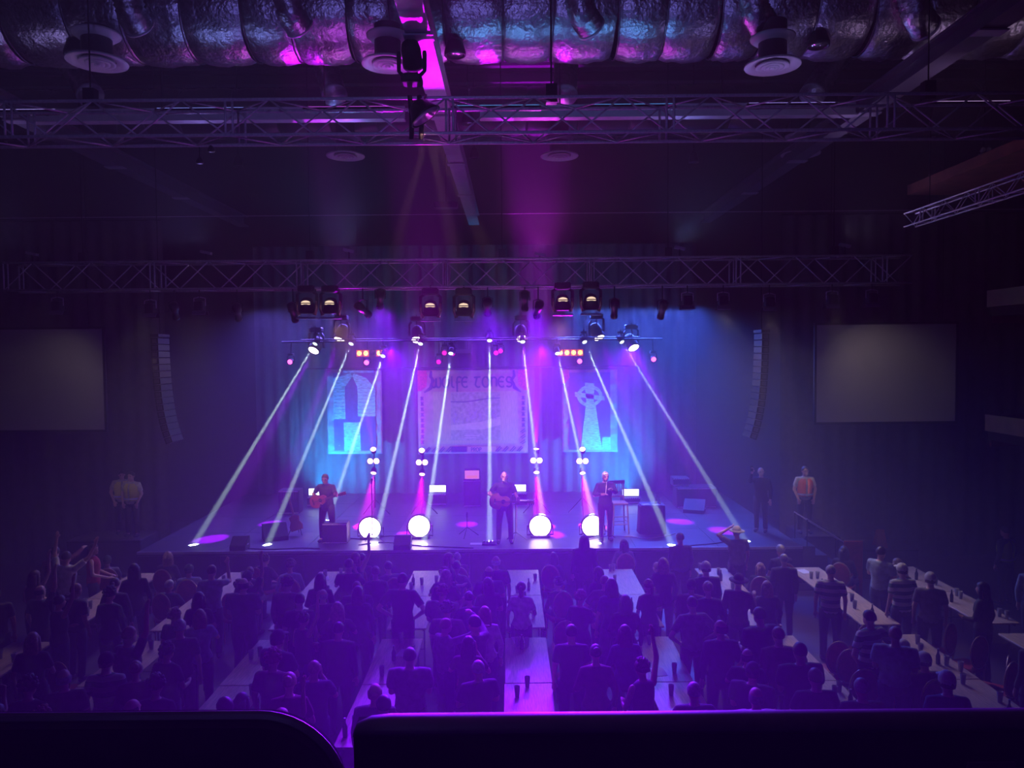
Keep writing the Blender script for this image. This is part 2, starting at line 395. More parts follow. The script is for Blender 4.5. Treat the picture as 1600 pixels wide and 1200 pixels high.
# ---------------------------------------------------------------- trusses
def truss(label, x0, x1, y0, z0, w, h, bay, r=.025, rb=.013, axis='X', loc=(0,0,0), rz=0):
    """box truss from x0 to x1; chords at y0, y0+w and z0, z0+h; every brace is a part"""
    root = thing('lighting_truss', label, 'truss', loc, rz); L = x1-x0
    ch = MB().tube((0,0,0), (L,0,0), r, n=8).mesh('chord', M_ALU, True)
    for a in (0, w):
        for b in (0, h): inst('chord', ch, root, T(x0, y0+a, z0+b))
    n = max(1, int(round(L/bay))); bw = L/n
    side = MB().tube((0,0,0), (bw,0,h), rb, n=6).mesh('brace', M_ALU, True); side2 = MB().tube((0,0,h), (bw,0,0), rb, n=6).mesh('brace', M_ALU, True)
    flat = MB().tube((0,0,0), (bw,w,0), rb*.9, n=6).mesh('brace', M_ALU, True); flat2 = MB().tube((0,w,0), (bw,0,0), rb*.9, n=6).mesh('brace', M_ALU, True)
    post = MB().tube((0,0,0), (0,0,h), rb*1.3, n=6).mesh('post', M_ALU, True)
    for i in range(n):
        x = x0 + bw*i; e = i % 2 == 0
        inst('brace', side if e else side2, root, T(x, y0, z0)); inst('brace', side2 if e else side, root, T(x, y0+w, z0))
        inst('brace', flat if e else flat2, root, T(x, y0, z0)); inst('brace', flat2 if e else flat, root, T(x, y0, z0+h))
        if i % 5 == 0:
            for a in (0, w):
                inst('post', post, root, T(x, y0+a, z0)); inst('post', post, root, T(x+.1, y0+a, z0))
    return root
tr1 = truss('long aluminium box truss spanning the hall below the foil duct', XL+.05, XR-.05, 10.9, 8.69, .52, .49, .62, .024, .013)
tr2 = truss('aluminium box truss in front of the stage carrying the row of lamps', -11.44, 9.04, 17.4, 7.11, .55, .62, .66, .026, .014)
tr3 = truss('small dim truss running along under the rust soffit at the right', 0, 7.5, 0, 0, .22, .25, .34, .016, .008, loc=(7.85, 7.5, 7.98), rz=PI/2)
for t_, xs, yy, z0, z1 in ((tr1, (-12,-6,0.6,6,12), 11.16, 9.18, ZC), (tr2, (-9.8,-4.6,-.2,3.6,7.4), 17.7, 7.73, ZC)):
    for x_ in xs:
        MB().tube((x_, yy, z0), (x_, yy, z1+.06), .012, n=6).build('hoist_chain', M_BLKMETAL, t_)
        MB().box((x_, yy, z0+.12), (.16,.14,.26)).build('hoist', M_BLKMETAL, t_)
for y_ in (1.0, 6.8):
    MB().tube((y_, .11, .25), (y_, .11, 2.2), .008, n=6).build('hanger_rod', M_BLKMETAL, tr3)
# upstage bars
def bar(name, label, px0, px1, py, Y, r, hang=(0.2,.8)):
    a, b = P(px0, py, Y), P(px1, py, Y); z = (a.z+b.z)/2
    root = thing(name, label, 'bar', (0,0,0)); MB().tube((a.x, Y, z), (b.x, Y, z), r).build('pipe', M_BLKMETAL, root, True)
    for t in hang:
        x = a.x + (b.x-a.x)*t; MB().tube((x, Y, z), (x, Y, ZC), .006, n=5).build('suspension_wire', M_BLKMETAL, root)
    return root, z
bar('lamp_bar', 'black lamp bar above the banners carrying the bright lamps', 440, 1035, 532, RIG_Y, .025)
bar('lamp_bar', 'second black lamp bar just in front of the first, with the beam lamps', 470, 1000, 529, BEAM_Y, .022)
bar('banner_bar', 'black bar from which the three stage banners hang', 480, 1000, 574, 25.2, .022)
cb = MB().tube((XL, 20, P(800,334,20).z), (XR, 20, P(800,334,20).z), .009, n=5).build('steel_cable', M_ALU); tag(cb, 'thin taut steel cable stretched across the dark air above the stage', 'cable')

# ---------------------------------------------------------------- foil ducts with nozzles
def duct(label, yc, zc, r, x0, x1, step, m, seed):
    root = thing('air_duct', label, 'duct', (0,0,0)); rr = random.Random(seed); x = x0
    while x < x1 - .2:
        L = step*rr.uniform(.75, 1.25); L = min(L, x1-x); n = 28; k = 9; out = []; tilt = rr.uniform(-.06,.06)
        for i in range(k):
            t = i/(k-1); ring = []
            for j in range(n):
                a = 2*PI*j/n
                rad = r*(1 + .018*math.sin(PI*t)) + (rr.uniform(-.02,.02) if 0 < i < k-1 else -.03)
                sag = .035*max(0, -math.sin(a))*math.sin(PI*t)
                ring.append(Vector((x + L*t + tilt*math.sin(a), yc + rad*math.cos(a), zc + (rad+sag)*math.sin(a))))
            out.append(ring)
        MB().rings(out, False).build('duct_section', m, root, True)
        MB().path([(x + tilt*math.sin(a), yc + (r+.004)*math.cos(a), zc + (r+.004)*math.sin(a)) for a in [2*PI*j/28 for j in range(29)]], .012, 5).build('duct_band', mat('duct_band', (.2,.2,.22), .4, .8), root)
        x += L
    return root
duct('huge foil-wrapped air duct running across under the roof', 12.75, 11.15, .74, XL+.05, XR-.05, .8, M_FOIL, 3)
duct('dim second air duct across the roof behind the long truss', 18.5, 11.35, .55, XL+.15, XR-.15, 1.1, M_DUCTDARK, 4)  # dark colour stands in for the gloom this duct hangs in
def nozzle(px, py, Y, r, z_top, label, m):
    p = P(px, py, Y); root = thing('ceiling_diffuser', label, 'air diffuser', p, 0, 'round air diffusers')
    h = z_top - p.z
    MB().lathe([(r*.50, h), (r*.50, .07), (r*.60, .02)], 24, None, False).build('neck', M_DUCTDARK, root, True)
    MB().lathe([(r*.6, .34), (r*.78, .40), (r*.80, .43), (r*.58, .46)], 24).build('collar', m, root, True)
    MB().lathe([(r*.62,.03),(r*.98,-.015),(r,0),(r*.98,.02),(r*.7,.06)], 32).build('rim', m, root, True)
    for k, q in enumerate((.52,.34,.17)):
        MB().lathe([(q*r-.03*r,-.015-.01*k),(q*r+.06*r,-.03-.01*k),(q*r+.07*r,-.01),(q*r,.02)], 28).build('cone_ring', m, root, True)
    MB().lathe([(.02,-.06),(.1*r,-.05),(.1*r,.0)], 16).build('centre_boss', m, root, True)
dn = 'white round air diffuser on the near duct '
nozzle(152, 97, 11.9, .44, 10.6, dn+'at its far left end', M_WHITE)
nozzle(606, 100, 11.9, .40, 10.6, dn+'beside the pink beam', M_WHITE)
nozzle(1207, 103, 11.9, .42, 10.6, dn+'on the right side', M_WHITE)
df = 'round air diffuser hanging below the long truss, '
for px, l in ((168,'leftmost of four'), (540,'second of four from left'), (874,'third of four from left'), (1251,'rightmost of four')):
    nozzle(px, 244 if px < 1000 else 241, 17.9, .44, 11.2, df+l, M_WHITE)
# crinkled flexible branches of the duct: a short bent run each
def flex(pts, r, label):
    root = thing('flexible_duct', label, 'duct', (0,0,0), 0, 'flexible foil ducts'); pts = [Vector(p) for p in pts]; rr = random.Random(int(pts[0].x*100))
    n = 26; out = []; samp = []
    for i in range(n):
        t = i/(n-1)*(len(pts)-1); k = min(int(t), len(pts)-2); f = t-k
        samp.append(pts[k].lerp(pts[k+1], f))
    rad = [r*(1 + (.07 if i % 2 else -.05) + rr.uniform(-.03,.03)) for i in range(n)]
    MB().path(samp, rad, 16).build('foil_hose', M_FOIL, root, True)
    MB().path([pts[0], pts[0].lerp(pts[1], .12)], r*1.12, 16).build('clamp_band', M_STEEL, root, True)
    MB().path([pts[-1], pts[-1].lerp(pts[-2], .12)], r*1.1, 16).build('clamp_band', M_STEEL, root, True)
fl = 'crinkled foil hose rising over the big duct '
for k, (px, l) in enumerate(((205,'at the left end'), (455,'left of the pink beam'), (910,'right of the pink beam'), (1182,'near the right diffuser'), (1432,'at the right end'))):
    a = P(px-12, -30, 11.75); b = P(px, 22, 11.85); c = P(px+14, 44, 12.05)
    flex([a, b, c], .21, fl+l)
fl = 'crinkled foil hose dropping behind the big duct '
for px, l, dx in ((118,'at the far left',30), (512,'at centre left',14), (884,'at centre right',-2), (1292,'at the far right',-30)):
    a = P(px-dx, 70, 15.2); b = P(px, 112, 14.9); c = P(px+dx*.8, 150, 14.6)
    flex([(a.x-dx*.02, 13.35, 10.95), a, b, c], .22, fl+l)
# round downlights
def downlight(px, py, Y, r, label, zt):
    p = P(px, py, Y); root = thing('round_downlight', label, 'lamp', p)
    MB().lathe([(r*.55,.25),(r*.75,.2),(r,.06),(r,0),(r*.86,0),(r*.8,.03),(r*.1,.05)], 24).build('housing', M_BLKMETAL, root, True)
    MB().lathe([(.01,.012),(r*.8,.02),(r*.8,.03),(.01,.04)], 24).build('reflector', mat('lamp_reflector', (.8,.8,.82), .15, .9), root, True)
    MB().tube((0,0,.24), (0,0,zt-p.z+.06), .012, n=6).build('stem', M_BLKMETAL, root)
downlight(118, 87, 12.3, .17, 'small round downlight overlapping the leftmost near diffuser', 10.66)
downlight(711, 87, 12.3, .17, 'small round downlight just right of the pink beam', 10.66)
downlight(1279, 73, 12.3, .17, 'small round downlight at the right side of the foil duct', 10.66)
downlight(731, 194, 16.5, .15, 'pale round downlight seen through the long truss by the beam', ZC)
downlight(372, 260, 19, .12, 'faint round downlight left of centre high above the stage', ZC)
downlight(741, 247, 19, .12, 'faint round downlight at centre high above the stage', ZC)
downlight(1084, 254, 19, .12, 'faint round downlight right of centre high above the stage', ZC)
# ---------------------------------------------------------------- lamps
G_WHITE = glow('white_lens', (1.0,.86,.95), 9); G_BEAM = glow('beam_lens', (.75,1,.95), 3); G_MAG = glow('magenta_lens', (1,.1,.7), 5)
G_MAGD = glow('dim_magenta_lens', (.9,.02,.5), 1.6); G_AMB = glow('amber_cell', (1,.52,.07), 5); G_AMBR = glow('orange_rim', (1,.12,.01), 1.0)
G_PINKW = glow('pink_white_lens', (1,.6,.62), 6); G_CYAN = glow('cyan_white_panel', (.75,1,1), 5); G_BLOB = glow('flood_lens', (1,.75,1), 14)
G_WARM = glow('warm_body_glow', (1,.72,.5), 1.3)
M_DARKLENS = mat('dark_lens', (.03,.03,.05), .08)
M_BRASS = mat('warm_reflector', (.8,.6,.3), .25, .9)
def hook(root, c, zb, name='clamp'):
    MB().box((c[0], c[1], zb), (.05,.07,.1)).build(name, M_BLKMETAL, root)
def moving_head(p, target, r, label, lens, group, up=1, mount=None, mount_y=None):
    """yoke lamp hanging (up=1) or standing (up=-1); p is the lens centre"""
    p = Vector(p); fwd = (Vector(target)-p).normalized(); c = p - fwd*(.05 + r*1.6)
    root = thing('moving_head_lamp', label, 'stage lamp', c, 0, group)
    M = aim((0,0,0), fwd)
    L = r*2.6
    MB().lathe([(r*.6, L*.62), (r*.95, L*.5), (r*1.12, L*.2), (r*1.12, -L*.28), (r*1.2, -L*.42), (r*1.2, -L*.56), (r*1.0, -L*.56), (r*1.0,-L*.5)], 16, M).build('head', M_BLACK, root, True)
    MB().lathe([(.005,-L*.5),(r*.99,-L*.5),(r*.99,-L*.53),(.005,-L*.56)], 16, M).build('lens', lens, root, True)
    w = r*1.45; h = r*2.3*up
    side = Vector((1,0,0)) - fwd*fwd.x; side.normalize()
    for s in (-1, 1):
        a = side*w*s
        MB().path([a - Vector((0,0,r*.35*up)), a, a + Vector((0,0,h*.8)), side*w*.7*s + Vector((0,0,h))], [r*.2,r*.26,r*.22,r*.25], 8).build('yoke_arm', M_BLACK, root, True)
    MB().bevel_box((0,0,h+r*.55*up), (r*2.3, r*2.3, r*.9), r*.25).build('base', M_BLACK, root)
    if mount is not None:
        MB().path([(0,0,h+r*up), (0,(mount_y-c.y)*.3,h+r*up+.05), (0,mount_y-c.y,mount-c.z)], .018, 6).build('clamp', M_BLKMETAL, root)
    return root
def profile_lamp(p, target, label, mount, lens=M_DARKLENS, L=.5, r=.075):
    """long barrel spotlight on a hook clamp; p is its middle"""
    p = Vector(p); fwd = (Vector(target)-p).normalized(); M = aim((0,0,0), fwd)
    root = thing('profile_spotlight', label, 'stage lamp', p, 0, 'profile spotlights on the front truss')
    MB().lathe([(r*.7,L*.5),(r*1.3,L*.45),(r*1.35,L*.12),(r,L*.05),(r,-L*.35),(r*1.15,-L*.37),(r*1.15,-L*.5),(r*.9,-L*.5),(r*.9,-L*.45)], 14, M).build('barrel', M_BLKMETAL, root, True)
    MB().lathe([(.004,-L*.45),(r*.9,-L*.45),(r*.9,-L*.47),(.004,-L*.47)], 14, M).build('lens', lens, root, True)
    side = M.to_3x3() @ Vector((1,0,0))
    for s in (-1,1):
        MB().path([side*r*1.5*s, side*r*1.5*s + Vector((0,0,.2)), Vector((0,0,.24))], .012, 6).build('yoke_arm', M_BLKMETAL, root)
    MB().tube((0,0,.22), (0,0,mount-p.z), .014, n=6).build('clamp', M_BLKMETAL, root)
    return root

BAR_Z = P(740, 532, RIG_Y).z
for i, (a, b, s) in enumerate(BEAMS):
    p = P(*a, BEAM_Y); moving_head(p - (PZ(*b, STAGE_Z)-p).normalized()*.03, PZ(*b, STAGE_Z), .075, 'black beam lamp throwing a slim white beam, %s from left on the lamp bar' % ORD[i], G_BEAM, 'white beam lamps', 1, P(740,529,BEAM_Y).z, BEAM_Y)
for i, (a, b) in enumerate(VIOLET):
    p = P(*a, RIG_Y); q = PZ(*b, STAGE_Z)
    moving_head(p - (q-p).normalized()*.06, q, .165, 'wash lamp with glaring pink-white lens, %s from left above the banners' % ORD[i], G_WHITE, 'bright wash lamps', 1, BAR_Z, RIG_Y)
SMALL = [((452,566),'at the far left end below the lamp bar'), ((572,567),'above the left banner'), ((685,566),'above the left end of the middle banner'), ((694,552),'left of the dim grey strip light'),
         ((707,553),'against the dim grey strip light'), ((775,552),'above the right part of the middle banner'), ((782,549),'paired close above the middle banner'), ((906,565),'above the right banner'), ((1022,562),'at the far right end below the lamp bar')]
for a, l in SMALL:
    p = P(*a, RIG_Y-.3); moving_head(p, (p.x, 6, 3), .075, 'small lamp with magenta lens '+l, G_MAG if a[0] in (452,1022,906,572) else G_MAGD, 'small magenta lamps', 1, BAR_Z, RIG_Y)
def blinder(px, py, Y, n, label, dead=()):
    p = P(px, py, Y); root = thing('blinder_light', label, 'stage lamp', p, 0, 'amber blinder bars'); w = .2
    MB().box((0,.09,0), (w*n+.06,.14,.24)).build('housing', M_BLACK, root)
    for i in range(n):
        x = (i-(n-1)/2)*w
        c = MB().box((x,.012,0), (w*.88,.02,.2)).build('cell', M_BLKMETAL if i in dead else G_AMBR, root)
        MB().lathe([(.005,0),(.062,0),(.07,.02),(.005,.02)], 14, T(x,-.01,0) @ RX(PI/2)).build('bulb', M_DARKLENS if i in dead else G_AMB, c, True)
    for s in (-1,1): MB().tube((s*w*n*.4,.1,.1), (s*w*n*.4,.1,BAR_Z-p.z), .012, n=6).build('hanger', M_BLKMETAL, root)
blinder(577, 552, 23.3, 4, 'four-cell amber blinder above the left banner with one dark cell', (2,))
blinder(891, 551, 23.3, 4, 'four-cell amber blinder above the right banner, all cells lit')
p = P(720, 549, 23.3); root = thing('strip_light', 'dim grey strip light hanging above the middle banner', 'stage lamp', p)
MB().box((0,.08,0), (.62,.12,.13)).build('housing', mat('grey_housing', (.3,.3,.36), .5), root); MB().box((0,.01,0), (.58,.02,.1)).build('diffuser', mat('grey_diffuser', (.55,.55,.62), .4), root)
for s in (-1,1): MB().tube((s*.2,.08,.06), (s*.2,.08,BAR_Z-p.z), .01, n=6).build('hanger', M_BLKMETAL, root)

# lamps under the front truss
TZ = 7.11
WARMH = [(480,480,'first'), (517,480,'second'), (673,484,'third'), (725,484,'fourth'), (879,475,'fifth'), (923,474,'sixth')]
for px, py, l in WARMH:
    p = P(px, py, 17.4); root = thing('moving_head_lamp', 'moving head lamp with warm glowing back, %s from left under the front truss' % l, 'stage lamp', p, 0, 'warm moving heads on the front truss'); root.scale = (1.3,1.3,1.3)
    MB().lathe([(.12,-.09),(.135,-.03),(.13,.06),(.09,.16),(.03,.19)], 18, T(0,0,-.02)).build('head', M_BLACK, root, True)
    MB().sphere((0,-.10,.06), (.085,.03,.05), 14, 8).build('warm_back', G_WARM, root, True)  # glow stands in for the warm light on the lamp body
    MB().box((0,-.125,.06), (.19,.03,.016)).build('vent_bar', M_BLACK, root)
    for s in (-1,1):
        MB().path([(s*.16,-.03,.10), (s*.17,-.04,-.02), (s*.13,-.04,-.14)], [.022,.03,.035], 8).build('yoke_arm', M_BRASS, root, True)
        MB().path([(s*.17,0,.0), (s*.17,0,.22), (s*.1,0,.27)], .028, 8).build('yoke_upright', M_BLACK, root, True)
    MB().box((0,-.02,-.19), (.34,.2,.03)).build('front_flap', mat('flap_metal', (.22,.2,.3), .4, .5), root)
    MB().bevel_box((0,0,.31), (.28,.24,.12), .03).build('base', M_BLACK, root)
    MB().tube((0,0,.37), (0,0,(TZ+.03-p.z)/1.3), .02, n=6).build('clamp', M_BLKMETAL, root)
    KEY = {480: ((513,778,19.3),1300,17), 673: ((789,778,19.3),1000,15), 725: ((789,772,19.3),1000,15), 923: ((945,778,19.3),1300,17)}.get(px)
    if KEY: light('warm_key_light', 'SPOT', p + Vector((0,.08,-.34)), P(*KEY[0]), KEY[1], (1,.55,.35), cone=KEY[2], blend=.6, size=.08)
    else: light('warm_key_light', 'SPOT', p + Vector((0,.08,-.34)), (p.x*.85-.15, 25.0, 3.9), 1700, (1,.5,.28), cone=40, blend=.9, size=.1)
PROF = [((458,488),(520,700),'tilted far to the right, beside the first warm lamp'), ((567,484),(700,600),'slanting right with a pale blue edge'), ((594,467),(594,700),'pointing straight down left of centre'),
        ((762,480),(765,640),'short, catching magenta light at centre'), ((820,470),(820,700),'pointing straight down right of centre'), ((841,484),(800,640),'slanting left beside the fifth warm lamp'),
        ((960,482),(950,700),'pointing down right of the sixth warm lamp'), ((1035,484),(990,650),'slanting left beyond the lamps at centre'), ((273,486),(300,640),'faint, slanting right at the left'), ((371,488),(400,640),'faint, slanting right left of the warm lamps')]
for a, b, l in PROF:
    p = P(a[0], a[1], 17.4); tg = P(b[0], b[1], 20.5); profile_lamp(p, tg, 'profile spotlight on the front truss '+l, TZ+.03)
FRES = [(90,478,'leftmost of the dim barn-door lamps'), (235,482,'left of the faint profile pair'), (312,478,'between the two faint profile lamps'), (1074,470,'third from right of the dim barn-door lamps'), (1130,470,'beside the long bare end of the truss'), (1202,472,'near the right line array wire'), (1300,468,'second from the right end of the truss'), (1362,466,'last at the right end of the truss')]
for px, py, l in FRES:
    p = P(px, py, 17.4); root = thing('barn_door_lamp', 'barn-door lamp on the front truss, '+l, 'stage lamp', p, 0, 'barn-door lamps on the front truss')
    MB().bevel_box((0,0,0), (.2,.24,.22), .03).build('housing', M_BLKMETAL, root)
    MB().box((0,-.06,-.16), (.3,.02,.1), Matrix.Rotation(R(-35),3,'X')).build('barn_door', mat('flap_metal', (.22,.2,.3), .4, .5), root)
    MB().box((0,.12,-.16), (.3,.02,.1), Matrix.Rotation(R(35),3,'X')).build('barn_door', M_BLKMETAL, root)
    for s in (-1,1): MB().path([(s*.13,0,0),(s*.13,0,.17),(0,0,.2)], .012, 6).build('yoke_arm', M_ALU, root)
    MB().tube((0,0,.18), (0,0,TZ+.03-p.z), .014, n=6).build('clamp', M_BLKMETAL, root)
# lamp cluster on the near truss by the pink beam
p = P(647, 110, 10.75)
moving_head(p, (p.x+.3, 20, 3), .12, 'big moving head lamp standing on the near truss beside the pink beam', M_DARKLENS, None, -1)
p = P(662, 178, 10.6); root = thing('bell_lamp', 'black bell lamp hung inside the near truss below the moving head', 'stage lamp', p)
MB().lathe([(.05,.2),(.12,.16),(.2,.0),(.235,-.05),(.22,-.05),(.1,.05)], 20, RY(R(-35))).build('bell', M_BLKMETAL, root, True)
MB().lathe([(.005,0),(.2,-.035),(.2,-.045),(.005,-.02)], 20, RY(R(-35))).build('lens', mat('pale_lens', (.5,.45,.6), .2), root, True)
MB().tube((0,0,.15), (0,.3,.35), .02, n=6).build('bracket', M_BLKMETAL, root)
for px, l in ((640,'left'), (655,'right')):
    a = P(px, 150, 10.86); b = P(px+3, 218, 10.86)
    o = MB().path([a, a.lerp(b,.5)+Vector((.02,-.03,0)), b], .035, 7).build('cable_drop', M_BLACK, None, True); tag(o, 'thick %s-hand black cable loop hanging over the near truss' % l, 'cable')
for i, (x, c, w) in enumerate(STRIPS):  # housings of the added lamps that light the duct from below
    root = thing('strip_lamp', 'slim strip lamp added on the near truss to brighten the duct, %s from left' % ORD[i], 'lamp', (x, 11.6, 9.21), 0, 'added strip lamps on the near truss')
    MB().box((0,0,.035), (1.34,.09,.06)).build('housing', M_BLKMETAL, root); MB().box((0,.0,.07), (1.28,.07,.012)).build('diffuser', glow('strip_'+str(i), c, .8), root)
    for s_ in (-1,1): MB().box((s_*.5,-.1,.0), (.04,.24,.02)).build('bracket', M_BLKMETAL, root)
# small things on the top of the front truss and hanging bits
for px, py, l in WORK:
    p = P(px, py, 17.7); root = thing('work_light', 'small flat work lamp standing on the front truss, '+l, 'lamp', p)
    MB().box((0,0,.02), (.24,.12,.06), Matrix.Rotation(R(12),3,'Y')).build('head', M_STEEL, root); MB().tube((0,0,0), (0,0,7.73-p.z), .02, n=6).build('bracket', M_BLKMETAL, root)
p = P(697, 321, 16.5); root = thing('hanging_projector', 'small projector with a pink edge hanging on a long rod at centre', 'projector', p)
MB().bevel_box((0,0,0), (.5,.3,.12), .03).build('body', M_BLKMETAL, root); MB().tube((.1,-.16,0), (.1,-.2,0), .04).build('lens', M_DARKLENS, root)
MB().tube((0,0,.05), (0,0,9.85-p.z), .014, n=6).build('rod', M_BLKMETAL, root)
for px, py, l in ((312,250,'left'), (330,232,'right')):
    p = P(px, py, 11.42); root = thing('pendant_lamp', 'tiny pendant under the near truss, %s one of two' % l, 'lamp', p)
    MB().lathe([(.05,-.05),(.055,-.02),(.02,.05)], 12).build('shade', M_BLKMETAL, root, True); MB().tube((0,0,.04), (0,0,8.69-p.z), .006, n=5).build('cord', M_BLACK, root)

# ---------------------------------------------------------------- banners
def arc(cx, cz, rx, rz, a0, a1, n=12): return [(cx+rx*math.cos(R(a0+(a1-a0)*k/n)), cz+rz*math.sin(R(a0+(a1-a0)*k/n))) for k in range(n+1)]
LET = {'W': [arc(.22,.32,.22,.32,150,360,10)[0:0] + [(.06,1),(.0,.75)] + arc(.22,.32,.22,.32,180,360,10) + [(.44,.9)], arc(.66,.32,.22,.32,180,360,10) + [(.88,.75),(.80,1)]],
       'O': [arc(.32,.5,.32,.5,90,450,20)], 'L': [[(.1,1.1),(.1,.2)] + arc(.3,.2,.2,.2,180,290,6)],
       'F': [arc(.36,.8,.22,.22,20,180,7) + [(.14,.4),(.14,-.45)], [(.0,.48),(.45,.52)]],
       'E': [arc(.34,.5,.34,.5,50,310,16), [(.05,.52),(.52,.52)]], 'T': [[(-.05,.95),(.6,1.0)], [(.25,.95)] + arc(.38,.3,.28,.3,170,310,9)],
       'N': [[(.05,1),(.08,.05)], [(.05,.75)] + arc(.32,.68,.24,.28,140,0,8) + [(.56,.05)]], 'S': [arc(.3,.72,.24,.26,30,270,9) + arc(.3,.24,.28,.23,90,-150,9)],
       'P': [[(.05,0),(.05,1)], arc(.08,.72,.42,.27,90,-90,8)], 'R': [[(.05,0),(.05,1)], arc(.08,.74,.4,.25,90,-90,8), [(.2,.5),(.5,0)]]}
ADV = {'W': 1.05, 'O': .82, 'L': .48, 'F': .6, 'E': .74, 'T': .78, 'N': .74, 'S': .72, ' ': .5, 'P': .62, 'R': .64}
def lettering(text, x, z, s, w, y0, y1, m, parent, name='lettering'):
    tot = sum(ADV[c] for c in text); x0 = x - tot*s/2
    for c in text:
        if c != ' ':
            mb = MB()
            for st_ in LET[c]: mb.ribbon([(x0+px_*s, z+pz_*s) for px_, pz_ in st_], w, y0, y1)
            mb.build('letter', m, parent)
        x0 += ADV[c]*s
def cloth(parent, w, h, m, seed, ripple=.012):
    rr = random.Random(seed); nx, nz = 24, 40; vs = []; ph = [rr.uniform(0,6) for _ in range(6)]
    for j in range(nz+1):
        for i in range(nx+1):
            u, v = i/nx, j/nz
            yy = ripple*(math.sin(v*31+ph[0]+u*2) + .7*math.sin(v*53+ph[1]-u*3) + .5*math.sin(u*17+ph[2]) + rr.uniform(-.3,.3))
            vs.append(((u-.5)*w, yy+.03, (v-1)*h))
    fs = [(j*(nx+1)+i, j*(nx+1)+i+1, (j+1)*(nx+1)+i+1, (j+1)*(nx+1)+i) for j in range(nz) for i in range(nx)]
    m_ = MB().add(vs, fs).build('cloth', m, parent, True)
    md = m_.modifiers.new('thick', 'SOLIDIFY'); md.thickness = .006
    MB().tube((-w/2, .03, 0), (w/2, .03, 0), .018, n=8).build('hem_pole', M_BLKMETAL, parent)
    for s in (-1, 1): MB().tube((s*w*.42, .03, 0), (s*w*.42, .03, .2), .006, n=5).build('tie_cord', M_BLKMETAL, parent)
    return m_
YBN = 25.2
def banner_root(px0, px1, py0, py1, label):
    a = P(px0, py0, YBN); b = P(px1, py1, YBN)
    return thing('stage_banner', label, 'banner', ((a.x+b.x)/2, YBN, a.z)), b.x-a.x, a.z-b.z
INK = mat('indigo_ink', (.05,.03,.20), .8, 0, .2, 30); CLOTHC = mat('mauve_banner', (.44,.27,.31), .85, 0, .18, 6); BUFF = mat('buff_panel', (.46,.36,.27), .85, 0, .2, 5, 0, (6,1,1))
REDINK = mat('red_corner', (.62,.05,.16), .8, 0, .3, 14); GREYP = mat('picture_ground', (.33,.31,.29), .85, 0, .4, 9); PALE = mat('pale_print', (.55,.47,.42), .85, 0, .15, 9)
root, W, H = banner_root(652, 825, 578, 708, 'wide mauve backdrop banner lettered WOLFE TONES in the middle of the stage')
cloth(root, W, H, CLOTHC, 5, .008)
Yp = -.005
def quad(name, x0, x1, z0, z1, m, y0=Yp, y1=.02, par=None): return MB().prism([(x0,z0),(x1,z0),(x1,z1),(x0,z1)], y0, y1).build(name, m, par or root)
quad('inner_panel', -W*.36, W*.41, -H*.88, -H*.26, BUFF); quad('picture', -W*.2, W*.25, -H*.84, -H*.27, GREYP, -.009)
MB().ribbon([(-W*.2,-H*.38),(-W*.08,-H*.385),(W*.02,-H*.37),(W*.14,-H*.345),(W*.25,-H*.34)], .035, -.012, -.008).build('skyline', INK, root)
mb = MB(); rr = random.Random(2)
for k in range(46):
    x = -W*.18 + W*.4*rr.random(); z = -H*.58 + H*.05*rr.uniform(-1,1) + (x/W)*H*.12
    mb.ribbon([(x,z),(x+rr.uniform(-.06,.06),z+rr.uniform(.03,.13))], .03, -.0125, -.009)
tag(mb.build('figures', mat('faded_ink', (.30,.24,.38), .85), root), kind='stuff')
MB().prism([(-W*.2,-H*.66),(W*.08,-H*.62),(W*.25,-H*.56),(W*.25,-H*.66),(W*.1,-H*.71),(-W*.2,-H*.72)], -.012, -.008).build('hillside', PALE, root)
quad('caption_line', -W*.08, W*.06, -H*.79, -H*.78, PALE, -.012); quad('caption_line', -W*.08, W*.03, -H*.815, -H*.805, PALE, -.012)
lettering('WOLFE TONES', 0, -H*.21, .335, .055, -.014, -.004, INK, root)
for s in (-1, 1):
    MB().prism([(s*W*.5,-.02),(s*W*.42,-.02),(s*W*.41,-H*.08),(s*W*.42,-H*.2),(s*W*.47,-H*.25),(s*W*.5,-H*.25)][::s], Yp, .02).build('corner_patch', REDINK, root)
    MB().ribbon([(s*W*.375,-.03),(s*W*.38,-H*.08),(s*W*.355,-H*.13),(s*W*.375,-H*.17),(s*W*.38,-H*.215),(s*W*.44,-H*.27)], [.07,.10,.10,.08,.12,.05], -.012, -.004).build('bracket_scroll', INK, root)
for k in range(9):
    for s in (-1, 1):
        z = -H*(.34+.065*k); mb = MB()
        if s == 1 and k > 5: mb.ribbon([(s*W*.43,z-.05),(s*W*.475,z+.06)], .03, -.012, -.004).ribbon([(s*W*.445,z-.08),(s*W*.48,z)], .03, -.012, -.004)
        else: mb.prism([(s*W*.46-.06,z-.05),(s*W*.46+.06,z-.05),(s*W*.46+.03,z+.01),(s*W*.46+.06,z+.06),(s*W*.46-.06,z+.06),(s*W*.46-.03,z+.01)], -.012, -.004)
        mb.build('border_motif', INK, root)
for k in range(14):
    x = -W*.42 + W*.84*k/13
    if 4 <= k <= 9: continue
    MB().ribbon([(x-.08,-H*.975),(x+.08,-H*.915)], .035, -.012, -.004).ribbon([(x-.02,-H*.98),(x+.12,-H*.93)], .035, -.012, -.004).build('border_motif', INK, root)
quad('legend_block', -W*.20, -W*.06, -H*.98, -H*.915, INK, -.011); quad('legend_block', -W*.05, W*.21, -H*.98, -H*.915, mat('pink_print', (.7,.32,.38), .85), -.010)
lettering('PROP', W*.03, -H*.975, .13, .022, -.015, -.008, INK, root)

